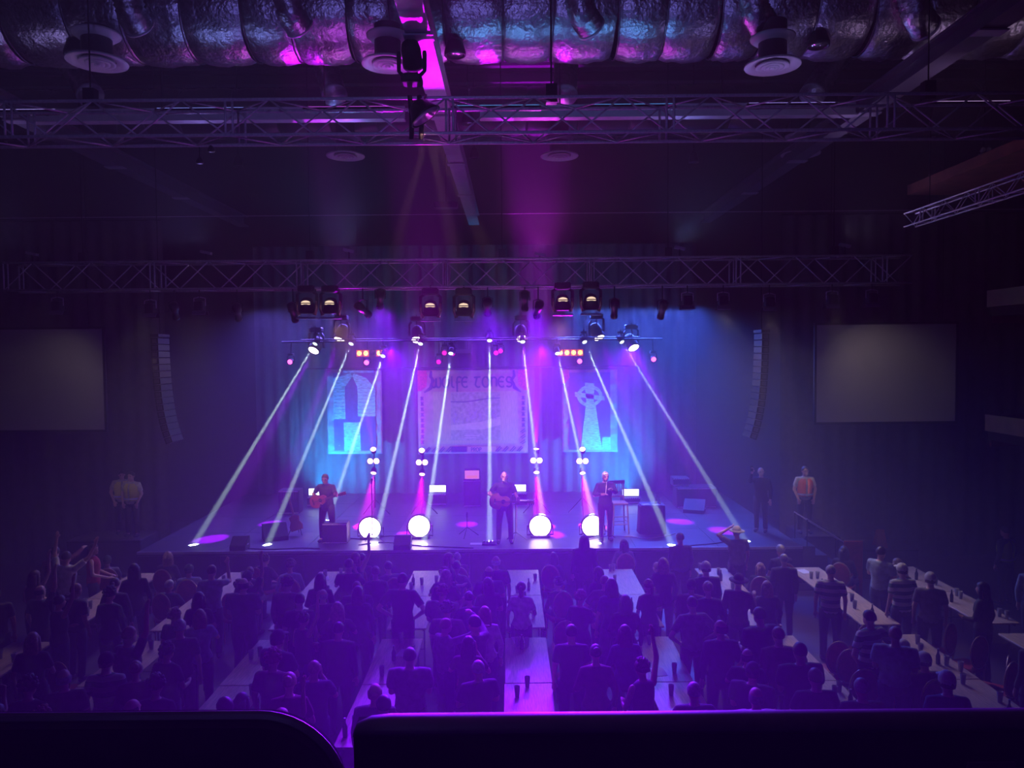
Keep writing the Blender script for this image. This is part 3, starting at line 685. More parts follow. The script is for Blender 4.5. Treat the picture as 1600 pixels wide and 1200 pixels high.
STONE = mat('blue_stone_print', (.20,.42,.60), .8, 0, .55, 7, .3, (1,1,4)); DARKP = mat('violet_print', (.11,.07,.27), .85, 0, .2, 8); EDGEP = mat('mauve_border', (.32,.23,.35), .85, 0, .15, 10)
root, W, H = banner_root(510, 598, 579, 709, 'tall banner with a pointed stone arch at the left of the stage')
cloth(root, W, H, EDGEP, 8, .014)
quad('field', -W*.38, W*.38, -H*.96, -H*.03, DARKP, Yp, .025)
MB().prism([(-W*.38,-H*.58),(-W*.17,-H*.58),(-W*.17,-H*.20),(-W*.03,-H*.07),(-W*.06,-H*.035),(-W*.38,-H*.09)], -.010, -.003).build('stone_wall', STONE, root)
MB().prism([(W*.06,-H*.55),(W*.38,-H*.55),(W*.38,-H*.22),(W*.22,-H*.09),(W*.0,-H*.035),(-W*.03,-H*.07),(W*.06,-H*.20)], -.010, -.003).build('stone_wall', STONE, root)
quad('path', -W*.2, W*.1, -H*.96, -H*.62, STONE, -.010, -.003)
for k in range(8):
    z = -H*(.22+.042*k); quad('mortar_course', -W*.37, -W*.18, z, z+.012, INK, -.013, -.009); quad('mortar_course', W*.07, W*.37, z, z+.012, INK, -.013, -.009)
quad('top_hem', -W*.2, W*.36, -H*.03, -.005, STONE, -.010, .02)
root, W, H = banner_root(878, 965, 577, 706, 'tall banner with a ringed stone cross at the right of the stage')
cloth(root, W, H, EDGEP, 9, .014)
quad('field', -W*.37, W*.37, -H*.97, -H*.04, mat('deep_blue_print', (.06,.05,.30), .85, 0, .25, 6), Yp, .025)
cx_, cz_ = W*.0, -H*.33
MB().prism([(-W*.17,-H*.97),(-W*.07,-H*.42),(W*.10,-H*.42),(W*.22,-H*.97)], -.010, -.003).build('cross_shaft', STONE, root)
mb = MB().prism([(cx_-W*.09,cz_+H*.17),(cx_+W*.08,cz_+H*.155),(cx_+W*.07,cz_-H*.12),(cx_-W*.06,cz_-H*.12)], -.012, -.004)
mb.build('cross_head', STONE, root)
MB().prism([(cx_-W*.27,cz_+H*.06),(cx_+W*.26,cz_+H*.0),(cx_+W*.27,cz_-H*.05),(cx_-W*.27,cz_+H*.0)], -.012, -.004).build('cross_arms', STONE, root)
ring_pts = [(cx_+W*.2*math.cos(a), cz_+.02+H*.11*math.sin(a)) for a in [2*PI*k/28 for k in range(29)]]
MB().ribbon(ring_pts, .11, -.013, -.004).build('cross_ring', STONE, root)
MB().prism([(-W*.5,-.01),(-W*.38,-.01),(-W*.36,-H*.1),(-W*.44,-H*.17),(-W*.5,-H*.17)], -.010, .02).build('corner_patch', REDINK, root)
quad('ground', W*.22, W*.37, -H*.97, -H*.82, STONE, -.010, -.003)

# ---------------------------------------------------------------- projection screens
def screen(x0, x1, z0, z1, Y, rz, label):
    root = thing('projection_screen', label, 'screen', ((x0+x1)/2, Y, z0), rz); w, h = x1-x0, z1-z0
    MB().box((0,0,h/2), (w,.02,h)).build('surface', M_SCREEN, root)
    for s in (-1,1): MB().box((s*(w/2+.03),.0,h/2), (.06,.05,h+.12)).build('frame_bar', M_BLACK, root)
    for z in (-.03, h+.03): MB().box((0,0,z), (w+.12,.05,.06)).build('frame_bar', M_BLACK, root)
    for s in (-1,1): MB().tube((s*w*.4,0,h), (s*w*.4,0,ZC-z0+.08), .01, n=5).build('suspension_wire', M_BLKMETAL, root)
a, b = P(1284, 662, 18.9), P(1495, 506, 19.3); screen(a.x, b.x, a.z, b.z, 19.3, R(1), 'big blank grey projection screen to the right of the stage')
a = P(166, 671, 19.3); screen(a.x-3.4, a.x, a.z, a.z+2.53, 19.3, R(-1.5), 'big blank grey projection screen to the left of the stage')

# ---------------------------------------------------------------- line arrays
def line_array(px, py, label, s):
    """side-on hanging column whose lower boxes curl towards the stage"""
    top = P(px, py, 18.35); root = thing('line_array', label, 'loudspeaker', top)
    z = 0; xx = 0; ang = R(.5); n = 16; h = .158
    bx_ = MB().prism([(-.085,-h/2+.006),(.085,-h/2+.012),(.085,h/2-.012),(-.085,h/2-.006)], -.3, .3).mesh('cabinet', M_BLKMETAL)
    gr = MB().box((-.09,0,0), (.012,.56,h*.8)).mesh('grille', mat('speaker_grille', (.10,.10,.12), .5, .4)); bk = MB().box((0,-.305,0), (.10,.012,h*.6)).mesh('side_plate', M_DUCTDARK)
    for k in range(n):
        ang += R(.25 + .012*k*k)
        M = T(xx + s*math.sin(ang)*h/2, 0, z - math.cos(ang)*h/2) @ RY(-s*ang) @ (RZ(PI) if s < 0 else Matrix.Identity(4))
        c_ = inst('cabinet', bx_, root, M); inst('grille', gr, c_); inst('side_plate', bk, c_)
        if s < 0: inst('side_plate', bk, c_, RZ(PI))
        xx += s*math.sin(ang)*h; z -= math.cos(ang)*h
    MB().box((0,0,.05), (.2,.6,.07)).build('flying_frame', M_BLKMETAL, root); MB().tube((0,0,.06), (0,0,ZC-top.z), .014, n=6).build('hoist_chain', M_BLKMETAL, root)
line_array(250, 528, 'long curved hanging column of loudspeakers by the left screen', 1)
line_array(1190, 521, 'long curved hanging column of loudspeakers by the right screen', -1)

# ---------------------------------------------------------------- lighting trees, floods, panels
def par_part(root, p, target, r, lens, nm='par_can'):
    M = aim(p, Vector(target)); L = r*2.0
    c = MB().lathe([(r*.4,L),(r*.85,L*.8),(r,L*.3),(r*1.08,0.01),(r*1.08,-.02),(r*.98,-.02),(r*.98,.01)], 14, M).build(nm, M_BLACK, root, True)
    MB().lathe([(.004,.012),(r*.97,.012),(r*.97,.0),(.004,-.01)], 14, M).build('lens', lens, c, True)
for i, (px, py, dx) in enumerate(TREES):
    top = P(px, py, TREE_Y); base = Vector((top.x, TREE_Y, STAGE_Z)); h = top.z - STAGE_Z
    root = thing('lighting_tree', 'tripod lamp stand with four glowing lamps on stage, %s from left' % ORD[i], 'lamp stand', base, 0, 'lighting trees')
    MB().tube((0,.14,.25), (0,.14,h-.1), .022, n=8).build('pole', M_BLKMETAL, root)
    for k in range(3):
        a = 2*PI*k/3+.5; MB().tube((0,.14,.5), (.45*math.cos(a), .14+.45*math.sin(a), .012), .014, n=6).build('leg', M_BLKMETAL, root)
    par_part(root, Vector((0,0,h)) - (UPS[i]-top).normalized()*.04, Vector((0,0,h)) + (UPS[i]-top), .085, G_PINKW)
    MB().tube((-.2,.14,h-.35), (.2,.14,h-.35), .018, n=6).build('crossbar', M_BLKMETAL, root)
    for s in (-1,1): par_part(root, (s*.09,0,h-.36), (s*.09,-10,h), .085, G_PINKW)
    par_part(root, (0,0,h-.70), (0,-2.0,h-2.6), .085, G_PINKW)
    MB().tube((0,.14,h-.70), (0,.08,h-.70), .015, n=6).build('bracket', M_BLKMETAL, root); MB().tube((0,.14,h-.12), (0,.06,h-.1), .015, n=6).build('bracket', M_BLKMETAL, root)
for i, (px, py) in enumerate(FLOODS):
    p = P(px, py, FLOOD_Y); root = thing('floor_flood', 'dazzling magenta-white flood lamp on the stage floor, %s from left' % ORD[i], 'stage lamp', (p.x, FLOOD_Y, STAGE_Z), 0, 'magenta floor floods')
    zc = p.z - STAGE_Z; r = .29  # lens widened to take in the glare around the lamp
    M = T(0,0,zc) @ RX(PI/2)
    MB().lathe([(r*.5,-.32),(r*.95,-.25),(r*1.06,-.02),(r*1.06,.02),(r*.97,.02)], 20, M).build('housing', M_BLACK, root, True)
    MB().lathe([(.005,.0),(r*.98,.0),(r*.9,.03),(.005,.05)], 20, M).build('lens', G_BLOB, root, True)
    MB().path([(-r*1.1,.1,zc),(-r*1.15,.1,.05),(r*1.15,.1,.05),(r*1.1,.1,zc)], .02, 6).build('yoke', M_BLKMETAL, root)
    MB().bevel_box((0,.1,.03), (.5,.36,.06), .015).build('base', M_BLACK, root)
def case(p, w, d, h, label, m=M_BLACK, slats=True, rz=0, name='flight_case'):
    root = thing(name, label, 'case', p, rz)
    MB().bevel_box((0,0,h/2), (w,d,h), .02).build('body', m, root)
    for z in (.03, h-.03): MB().box((0,-d/2-.004,z), (w*.96,.012,.03)).build('edge_trim', M_ALU, root)
    if slats:
        for k in range(7): MB().box((-w*.36+w*.12*k,-d/2-.006,h*.78), (w*.05,.012,h*.26)).build('vent_slat', M_DUCTDARK, root)
    return root
for i, (px, py) in enumerate(PANELS):
    p = P(px, py, 23.9); hh = p.z - .13 - STAGE_Z
    case((p.x, 23.95, STAGE_Z), .56, .5, hh, 'black amplifier case under the cyan lamp panel, %s from left' % ORD[i])
    root = thing('flood_panel', 'rectangular cyan-white lamp panel glowing on a case, %s from left' % ORD[i], 'stage lamp', (p.x, 23.85, STAGE_Z+hh), 0, 'cyan lamp panels')
    MB().bevel_box((0,.06,.13), (.56,.1,.25), .02).build('housing', M_BLACK, root); MB().box((0,0,.13), (.50,.02,.2)).build('lens', G_CYAN, root)

# ---------------------------------------------------------------- stage furniture and gear
def F(px, py): p = PZ(px, py, STAGE_Z); return p
def wedge(p, label, rz=0, w=.42, d=.36, h=.32):
    root = thing('stage_monitor', label, 'loudspeaker', p, rz, 'floor loudspeakers on stage')
    m = MB(); ol = [(-d/2,0),(d/2,0),(d/2,h),(d/2-.1,h),(-d/2,.1)]
    vs = [(x, a, z) for x in (-w/2, w/2) for a, z in ol]; n = 5
    m.add(vs, [tuple(range(n)), tuple(range(2*n-1,n-1,-1))] + [(i, i+n, (i+1)%n+n, (i+1)%n) for i in range(n)]).build('cabinet', M_BLACK, root)
    M = T(0,-.045,.2) @ RX(math.atan2(h-.1, d-.1))
    o = MB().box((0,0,.0), (w*.92,(d-.1)*1.05,.012)).mesh('grille', mat('speaker_grille', (.10,.10,.12), .5, .4)); inst('grille', o, root, M)
    MB().box((w/2+.004,.02,.12), (.008,.1,.03)).build('handle', M_ALU, root)
wedge(F(627,861) + Vector((0,.25,0)), 'small black floor speaker at the stage edge right of the first flood', 0, .4, .34, .3)
wedge(F(369,862) + Vector((0,.25,0)), 'small black floor speaker at the stage edge far left', 0, .38, .34, .3)
wedge(F(430,842), 'black floor monitor at the left of the guitarist, beside a white pool', R(25), .6, .45, .38)
wedge(F(1085,800), 'black floor monitor near the right performer beyond the cloth table', R(-20), .6, .45, .35)
o = case(F(523,850)+Vector((0,.2,0)), .62, .4, .52, 'low black amplifier box in front of the guitarist', M_BLACK, False)
p = F(764,853); root = thing('pedal_board', 'effects pedal board lit by a white beam at the singer feet', 'pedal board', p + Vector((0,.15,0)))
MB().box((0,0,.03), (.34,.24,.05), Matrix.Rotation(R(8),3,'X')).build('board', M_BLACK, root)
for k in range(4): MB().bevel_box((-.12+.08*k,0,.075), (.06,.12,.04), .008).build('pedal', M_STEEL, root)
o = MB().box((0,0,.004), (.3,.2,.006)).build('set_list', mat('white_paper', (.8,.78,.76), .7), None); o.location = F(744,850); tag(o, 'white set list sheet lying on the stage beside the pedal board', 'paper')
def mic_stand(p, h, label, boom=None, lean=0):
    root = thing('microphone_stand', label, 'microphone stand', p)
    MB().tube((0,0,.2), (lean,0,h), .011, n=8).build('pole', M_BLKMETAL, root)
    for k in range(3):
        a = 2*PI*k/3+.3; MB().tube((0,0,.24), (.3*math.cos(a), .3*math.sin(a), .01), .009, n=6).build('leg', M_BLKMETAL, root)
    e = Vector((lean,0,h))
    if boom:
        e2 = e + Vector(boom); MB().tube(e - Vector(boom)*.4, e2, .008, n=6).build('boom', M_BLKMETAL, root); e = e2
    MB().capsule(e, e+Vector((0,.02,.1)), .02, .026, 10).build('microphone', M_BLKMETAL, root, True)
mic_stand(F(582,849), 1.5, 'slim microphone stand in front of the first flood lamp')
mic_stand(F(944,842), 1.35, 'microphone stand close in front of the whistle player', (0,.12,.1))
mic_stand(F(806,846), 1.38, 'microphone stand beside the singer at centre', (-.22,.1,.12))
mic_stand(F(730,838), .5, 'short microphone stand alone left of the singer')
# tall slatted bar chair
p = F(967,832); root = thing('bar_chair', 'tall wooden bar chair with slatted back behind the whistle player', 'chair', p, R(8))
MW = mat('worn_chair_wood', (.30,.22,.2), .5, 0, .2, 8)
for sx in (-1,1):
    for sy in (-1,1):
        MB().tube((sx*.21,sy*.2,0), (sx*.18,sy*.17,.76), .02, n=8).build('leg', MW, root)
    MB().tube((sx*.18,.17,.74), (sx*.19,.22,1.32), .02, n=8).build('back_post', MW, root)
    MB().tube((sx*.205,-.19,.3), (sx*.205,.19,.3), .013, n=6).build('stretcher', MW, root)
for sy, z in ((-1,.25),(1,.25),(-1,.45)): MB().tube((-.2,sy*.19,z), (.2,sy*.19,z), .013, n=6).build('stretcher', MW, root)
MB().bevel_box((0,0,.78), (.42,.40,.05), .02).build('seat', MW, root); MB().box((0,.215,1.29), (.44,.03,.09)).build('top_rail', MW, root); MB().box((0,.18,.92), (.38,.025,.05)).build('lower_rail', MW, root)
for k in range(6): MB().tube((-.14+.056*k,.185,.93), (-.14+.056*k,.212,1.27), .011, n=6).build('slat', MW, root)
# cloth table with drinks
p = F(1018,831); root = thing('side_table', 'small table under a dark floor-length cloth at stage right', 'table', p)
mb = MB(); out = []
for z, k in ((.0,1.08),(.3,1.03),(.68,1.0),(.72,.98)):
    out.append([Vector((.34*k*math.copysign(abs(math.cos(a))**.6, math.cos(a))*(1+.03*math.sin(9*a)*(1-z)), .30*k*math.copysign(abs(math.sin(a))**.6, math.sin(a))*(1+.03*math.cos(7*a)*(1-z)), z)) for a in [2*PI*j/28 for j in range(28)]])
mb.rings(out).build('cloth', mat('dark_blue_cloth', (.09,.08,.14), .9, 0, .2, 8), root, True); MB().box((0,0,.73), (.6,.5,.02)).build('top', M_BLACK, root)
def bottle(p, label, m, h=.24):
    root = thing('drink_bottle', label, 'bottle', p); MB().lathe([(.03,0),(.034,.01),(.034,h*.55),(.013,h*.78),(.013,h*.97)], 12).build('body', m, root, True); MB().lathe([(.014,h*.96),(.015,h)], 12).build('cap', M_STEEL, root)
tb = p + Vector((0,0,.741))
bottle(tb+Vector((.12,.05,0)), 'clear bottle on the cloth table, left of the pair', M_GLASS); bottle(tb+Vector((.2,-.05,0)), 'clear bottle on the cloth table, right of the pair', M_GLASS, .2)
for dx, dy, l in ((-.16,-.1,'left edge'), (.1,-.16,'right edge')):
    o = MB().box((0,0,.004), (.2,.14,.008), Matrix.Rotation(.3,3,'Z')).build('song_sheet', mat('white_paper', (.8,.78,.76), .7)); o.location = tb+Vector((dx,dy,0)); tag(o, 'white song sheet on the %s of the cloth table' % l, 'paper')
# keyboard stand behind the singer
p = F(820,832); root = thing('keyboard_stand', 'keyboard on a black four-legged stand just right of the singer', 'keyboard', p)
MB().bevel_box((0,0,.80), (.5,.34,.09), .02).build('keyboard', M_BLACK, root); MB().box((0,-.06,.85), (.44,.12,.012)).build('keys', mat('ivory_keys', (.7,.66,.62), .4), root)
for sx in (-1,1):
    for sy in (-1,1): MB().tube((sx*.22,sy*.13,0), (sx*.2,sy*.12,.76), .014, n=6).build('leg', M_STEEL, root)
# tall cabinet; emission put into the amplifier's face and label
p = Vector((P(738,760,23.6).x, 23.6, STAGE_Z)); zt = P(738,748,23.6).z - STAGE_Z
case(p, .52, .45, zt, 'tall dark speaker cabinet under the pink amplifier', M_FASCIA, False)
root = thing('amplifier_head', 'small amplifier with a pink face and orange strip on a tall cabinet', 'amplifier', p + Vector((0,0,zt)))
MB().bevel_box((0,0,.15), (.48,.3,.3), .02).build('body', M_BLACK, root); MB().box((0,-.155,.15), (.44,.01,.26)).build('face', glow('pink_face_glow', (1,.30,.45), .75), root); MB().box((0,-.163,.085), (.34,.01,.08)).build('name_strip', glow('orange_label_glow', (1,.28,.08), .8), root)
# backline at both sides
case(Vector((P(1085,790,23.2).x, 23.2, STAGE_Z)), 1.2, .6, .62, 'wide road case among the dim gear at the right of the stage', M_BLACK, False)
case(Vector((P(1062,775,23.4).x, 23.4, STAGE_Z+.62)), .5, .45, .25, 'small rack box on the wide road case', M_FASCIA)
case(Vector((P(455,800,22.8).x, 22.8, STAGE_Z)), .6, .5, .7, 'dim amplifier stack behind the guitarist', M_FASCIA)
p = F(462,836); root = thing('guitar_stand', 'spare guitar on a stand left of the guitarist', 'guitar', p)
for sx in (-1,1): MB().tube((0,.15,.5), (sx*.18,-.05,0), .012, n=6).build('stand_leg', M_BLKMETAL, root)
MB().tube((0,.15,.5), (0,.3,0), .012, n=6).build('stand_leg', M_BLKMETAL, root)
M = T(0,-.0,.32) @ RY(R(-18)) @ RX(R(-14))
MB().prism([(-.15+.0,-.2),(.15,-.2),(.17,-.08),(.11,.04),(.13,.16),(.05,.2),(-.05,.2),(-.13,.16),(-.11,.04),(-.17,-.08)], -.03, .03).build('guitar_body', mat('dark_red_lacquer', (.35,.03,.05), .25), root).matrix_local = M
MB().box((0,0,.5), (.05,.03,.62)).build('guitar_neck', mat('pink_lit_wood', (.4,.2,.18), .4), root).matrix_local = M  # pink light put into the neck's wood colour
# loose cables on the deck
def cable(pts, label, m=M_BLACK, r=.012):
    q = [F(*a) + Vector((0,0,r)) for a in pts]; s = []
    for i in range(len(q)-1):
        p0 = q[max(i-1,0)]; p1 = q[i]; p2 = q[i+1]; p3 = q[min(i+2,len(q)-1)]
        for k in range(6):
            t = k/6; s.append(.5*((2*p1) + (p2-p0)*t + (2*p0-5*p1+4*p2-p3)*t*t + (3*p1-p0-3*p2+p3)*t**3))
    s.append(q[-1]); o = MB().path(s, r, 6).build('stage_cable', m, None, True); tag(o, label, 'cable')
cable([(910,845),(935,840),(948,838),(985,839),(1010,842),(1040,838),(1055,834)], 'pale cable snaking over the deck by the bar chair', mat('pale_cable', (.6,.55,.6), .5))
cable([(560,852),(600,848),(640,852),(690,855),(740,857)], 'black cable lying along the stage front left of the singer')
cable([(520,846),(545,842),(575,843),(610,838),(640,843)], 'black cable running round the first microphone stand')
cable([(380,857),(420,859),(470,857),(500,858)], 'black cable along the stage edge at the far left')
cable([(1060,855),(1090,852),(1115,850),(1140,846)], 'black cable near the cap-wearing man at the right edge')
# steps with a handrail at the right
p = Vector((SX1+.02, 18.32, 0)); root = thing('stage_steps', 'black steps with slim handrails at the right end of the stage', 'steps', p)
for k in range(4): MB().box((.16+.3*k,.45,(.88-.22*k)/2), (.3,.84,.88-.22*k)).build('tread', M_FASCIA, root)
for yy in (.05, .85):
    MB().tube((.1,yy,1.55), (1.2,yy,.85), .018, n=8).build('handrail', M_ALU, root)
    for x, z0, z1 in ((.12,.88,1.54),(1.15,.22,.9)): MB().tube((x,yy,z0), (x,yy,z1), .016, n=6).build('post', M_BLKMETAL, root)
# A-frame floor sign and red divider on the floor at the right
p = P(1375, 846, 18.9); root = thing('floor_sign', 'orange folding caution board standing high by the right curtain', 'sign', (p.x, p.y, p.z-.12))
for s in (-1,1):
    MB().add([(-.13,s*.12,0),(.13,s*.12,0),(.09,s*.012,.42),(-.09,s*.012,.42),(-.13,s*.13,0),(.13,s*.13,0),(.09,s*.022,.42),(-.09,s*.022,.42)], [(0,1,2,3),(7,6,5,4),(0,4,5,1),(1,5,6,2),(2,6,7,3),(3,7,4,0)]).build('board', mat('orange_board', (.65,.22,.05), .5), root)
zb = p.z-.12
root = thing('platform', 'dark platform holding the caution board at the right', 'platform', (p.x, 19.1, 0)); MB().bevel_box((0,0,zb/2), (1.6,1.0,zb-.004), .02).build('body', M_FASCIA, root); MB().box((0,-.5,zb-.03), (1.6,.02,.04)).build('edge', M_BLKMETAL, root)
p = PZ(1333, 935, 0.0); p = Vector((P(1333,900,16.9).x, 16.9, 0)); root = thing('room_divider', 'dull red fabric divider standing behind the hooped shirts', 'divider', p)
MB().bevel_box((0,0,.72), (.42,.05,1.3), .02).build('panel', M_RED, root)
for s in (-1,1): MB().box((s*.16,0,.04), (.05,.4,.06)).build('foot', M_BLKMETAL, root)
p = P(1538, 242, 16.0); root = thing('emergency_lamp', 'small twin-headed white emergency lamp above the rust soffit', 'lamp', p)
MB().box((0,0,-.04), (.2,.1,.12)).build('box', M_WHITE, root)
for s in (-1,1): MB().lathe([(.035,-.05),(.05,.03),(.02,.06)], 12, T(s*.06,-.04,.09) @ RX(R(70))).build('lamp_head', M_WHITE, root, True)
MB().tube((0,0,0), (0,0,ZC-p.z), .012, n=5).build('stem', M_BLKMETAL, root)
# ---------------------------------------------------------------- people
def remeshed(mb, name, voxel, target, smooth_it=3):
    """fuse a heap of closed shapes into one continuous skin"""
    me = mb.mesh(name); ob = bpy.data.objects.new('tmp', me); COL.objects.link(ob)
    r_ = ob.modifiers.new('r', 'REMESH'); r_.mode = 'VOXEL'; r_.voxel_size = voxel
    s_ = ob.modifiers.new('s', 'SMOOTH'); s_.factor = .5; s_.iterations = smooth_it
    d_ = ob.modifiers.new('d', 'DECIMATE'); d_.ratio = 1.0
    dg = bpy.context.evaluated_depsgraph_get(); ev = ob.evaluated_get(dg); n = len(ev.to_mesh().polygons); ev.to_mesh_clear()
    d_.ratio = min(1.0, target/max(1, 2*n)); dg.update()
    ev = ob.evaluated_get(bpy.context.evaluated_depsgraph_get()); out = bpy.data.meshes.new_from_object(ev); out.name = name
    bpy.data.objects.remove(ob); bpy.data.meshes.remove(me)
    out.polygons.foreach_set('use_smooth', [True]*len(out.polygons)); out.update()
    return out

def V(*a): return Vector(a)
ARMS = {  # elbow, wrist, hand direction, for the right arm (x > 0); the figure faces +Y
    'down':   (V(.245,-.03,1.14), V(.25,.06,.89), V(0,.15,-1)),
    'front':  (V(.25,.02,1.15), V(.14,.26,1.10), V(-.5,.6,.2)),
    'fold':   (V(.27,.06,1.16), V(.02,.21,1.16), V(-1,.05,.1)),
    'hip':    (V(.40,-.08,1.16), V(.21,.05,1.0), V(-.6,.3,-.4)),
    'clap':   (V(.27,.12,1.20), V(.06,.32,1.42), V(-.3,.3,1)),
    'phone':  (V(.25,.22,1.38), V(.16,.38,1.64), V(-.1,.2,1)),
    'up':     (V(.27,.08,1.70), V(.24,.12,1.97), V(0,.15,1)),
    'wide':   (V(.42,.06,1.60), V(.52,.14,1.85), V(.2,.1,1)),
    'point':  (V(.30,.24,1.48), V(.34,.48,1.58), V(.1,1,.2)),
    'cap':    (V(.44,.0,1.58), V(.16,.06,1.70), V(-.6,.1,.3)),
    'table':  (V(.25,.18,1.13), V(.18,.40,.98), V(-.1,1,-.3)),
    'lap':    (V(.25,.02,1.14), V(.12,.30,1.02), V(-.4,.8,-.1)),
    'drink':  (V(.27,.02,1.16), V(.20,.26,1.30), V(-.2,.5,.6)),
    'strum':  (V(.37,-.02,1.20), V(.12,.20,1.09), V(-.8,.2,-.35)),
    'fret':   (V(.28,.05,1.17), V(.33,.25,1.05), V(-.1,.4,.9)),
    'fret_hi':(V(.30,.10,1.22), V(.42,.27,1.25), V(.1,.3,.9)),
    'whistle_a':(V(.27,.04,1.20), V(.09,.22,1.32), V(-.6,.5,.3)),
    'whistle_b':(V(.30,.06,1.18), V(.17,.26,1.22), V(-.6,.4,.1)),
    'cuff':   (V(.27,.0,1.15), V(.20,.10,.92), V(-.2,.1,-1)),
}
HEIGHT = 1.74
def hand(mb, w, d, side, s=1.0, curl=.35):
    d = d.normalized(); u = d.orthogonal().normalized()
    ax = V(1,0,0) if abs(d.x) < .8 else V(0,1,0)
    lat = (ax - d*ax.dot(d)).normalized(); nrm = d.cross(lat).normalized()
    palm = w + d*.085*s
    mb.capsule(w, w+d*.05*s, .025*s, .034*s, 8); mb.capsule(w+d*.05*s-lat*.016*s, palm-lat*.022*s, .022*s, .018*s, 8); mb.capsule(w+d*.05*s+lat*.016*s, palm+lat*.022*s, .022*s, .018*s, 8)
    for k, L in enumerate((.062,.075,.07,.055)):
        b = palm + lat*(-.03+.02*k)*s; m_ = b + (d + nrm*curl*.6).normalized()*L*.55*s; e = m_ + (d*.8 + nrm*curl*1.8).normalized()*L*.5*s
        mb.path([b-d*.02, b, m_, e, e+(e-m_)*.15], [.0095*s,.0105*s,.0095*s,.008*s,.004*s], 7)
    tb = w + d*.035*s - lat*.03*s*side; mb.path([tb, tb + (d*.6 - lat*.7*side).normalized()*.035*s, tb + (d*1.0 - lat*.55*side + nrm*.4).normalized()*.062*s], [.014*s,.0115*s,.008*s], 7)
def build_person(key, left, right, fem=False, seated=False, lean=0.0, detail=False, sleeve='short', wide=1.0, stance=.10, headturn=0.0, head_down=0.0):
    """returns meshes: body (one continuous skin), top, trousers, shoes and head frame"""
    dz = -.44 if seated else 0.0
    shw = (.165 if fem else .19)*wide; hipx = .10; wst = (.115 if fem else .14)*wide; che = (.15 if fem else .172)*wide
    LM = T(0,0,.95+dz) @ RX(-lean) @ T(0,0,-.95-dz)
    def up(p): return LM @ (Vector(p) + V(0,0,dz))
    body = MB(); top = MB(); tro = MB(); sho = MB()
    def tors(k, e, m, zs=None):
        secs = [((0,0,.88),.145*k+e,.105*k+e),((0,0,.97),(.165 if fem else .155)*wide*k+e,.118*wide*k+e),((0,.0,1.10),wst*k+e,.10*wide*k+e),((0,.012,1.26),che*k+e,.118*wide*k+e),((0,.005,1.38),(shw-.02)*k+e,.105*wide*k+e),((0,-.01,1.445),(shw-.06)*k+e,.075*k+e),((0,-.01,1.475),.065*k+e,.062*k+e)]
        if zs: secs = [s for s in secs if zs[0] <= s[0][2] <= zs[1]]
        m.loft([(c, a, b) for c, a, b in secs], 16, LM @ T(0,0,dz))
    tors(1.0, 0, body)
    tors(1.05, .014, top, (.87, 1.478))
    # neck and head
    nk = up((0,-.01,1.46)); hc = up((0,.025+head_down*.05,1.615-head_down*.02))
    body.capsule(nk, hc - V(0,.02,.04), .055 if not fem else .046, .052 if not fem else .044, 10)
    HM = T(*hc) @ RZ(headturn) @ RX(-head_down-lean*.3)
    hs = .94 if fem else 1.0
    def hp(x, y_, z): return HM @ Vector((x*hs, y_*hs, z*hs))
    H3 = HM.to_3x3()
    body.sphere(hp(0,-.012,.022), (.077*hs,.096*hs,.095*hs), 16, 12, H3)
    body.sphere(hp(0,.028,-.05), (.058*hs,.066*hs,.068*hs), 14, 10, H3)
    body.sphere(hp(0,.068,-.098), (.026*hs,.022*hs,.02*hs), 10, 6, H3)
    body.path([hp(0,.085,.012), hp(0,.098,-.012), hp(0,.112,-.032), hp(0,.09,-.042)], [.009,.011,.0155,.011], 8)
    for s in (-1,1):
        body.sphere(hp(s*.078,-.005,-.008), (.012*hs,.022*hs,.033*hs), 8, 6, H3)
        body.sphere(hp(s*.034,.074,.022), (.022*hs,.012*hs,.009*hs), 8, 6, H3)
    body.path([hp(-.026,.083,-.068), hp(0,.093,-.066), hp(.026,.083,-.068)], [.007,.01,.007], 8)
    # arms
    for s, nm in ((-1,left),(1,right)):
        e, w, d = ARMS[nm]
        mx = lambda p: V(p.x*s, p.y, p.z)
        sh = up((s*shw*.97,-.005,1.405)); el = up(mx(e)); wr = up(mx(w)); dd = (LM.to_3x3() @ mx(d))
        thin = .86 if fem else 1.0
        body.capsule(sh, el, .052*thin*wide, .042*thin, 10); body.capsule(el, wr, .042*thin, .029*thin, 10)
        hand(body, wr, dd, s, .92 if fem else 1.0)
        k0 = up((s*shw*.5,-.005,1.40))
        if sleeve == 'short':
            m_ = sh.lerp(el,.72); top.path([k0, sh, sh.lerp(el,.4), m_], [.075*wide,.070*thin*wide,.066*thin*wide,.064*thin*wide], 12)
        elif sleeve == 'long':
            top.path([k0, sh, sh.lerp(el,.6), el, el.lerp(wr,.12), wr.lerp(el,.06)], [.075*wide,.069*thin*wide,.06*thin,.056*thin,.054*thin,.04*thin], 12)
        else:
            top.path([k0, sh.lerp(k0,.35)], [.07,.055], 10)
    # legs
    for s in (-1,1):
        if seated: hip, kn, an = V(s*hipx,.02,.50), V(s*.13,.44,.50), V(s*.13,.42,.09)
        else: hip, kn, an = V(s*hipx,0,.90), V(s*(stance+.01),.015,.49), V(s*stance*1.15,-.02,.085)
        body.capsule(hip, kn, .082*wide, .055, 10); body.capsule(kn, an, .052, .036, 10)
        body.capsule(an, an+V(s*.02,.13,-.05), .035, .03, 8)
        if fem and key.startswith('skirt'): pass
        tro.path([hip+V(0,0,.05) if not seated else hip-V(0,.03,0), hip.lerp(kn,.3), kn.lerp(hip,.04), kn.lerp(an,.08), an+V(0,0,.02)], [.098*wide,.094*wide,.072,.068,.06], 12)
        sho.sphere(an+V(s*.012,.06,-.04), (.05,.14,.045), 12, 8); sho.capsule(an+V(0,-.01,0), an+V(0,0,-.03), .046, .05, 8)
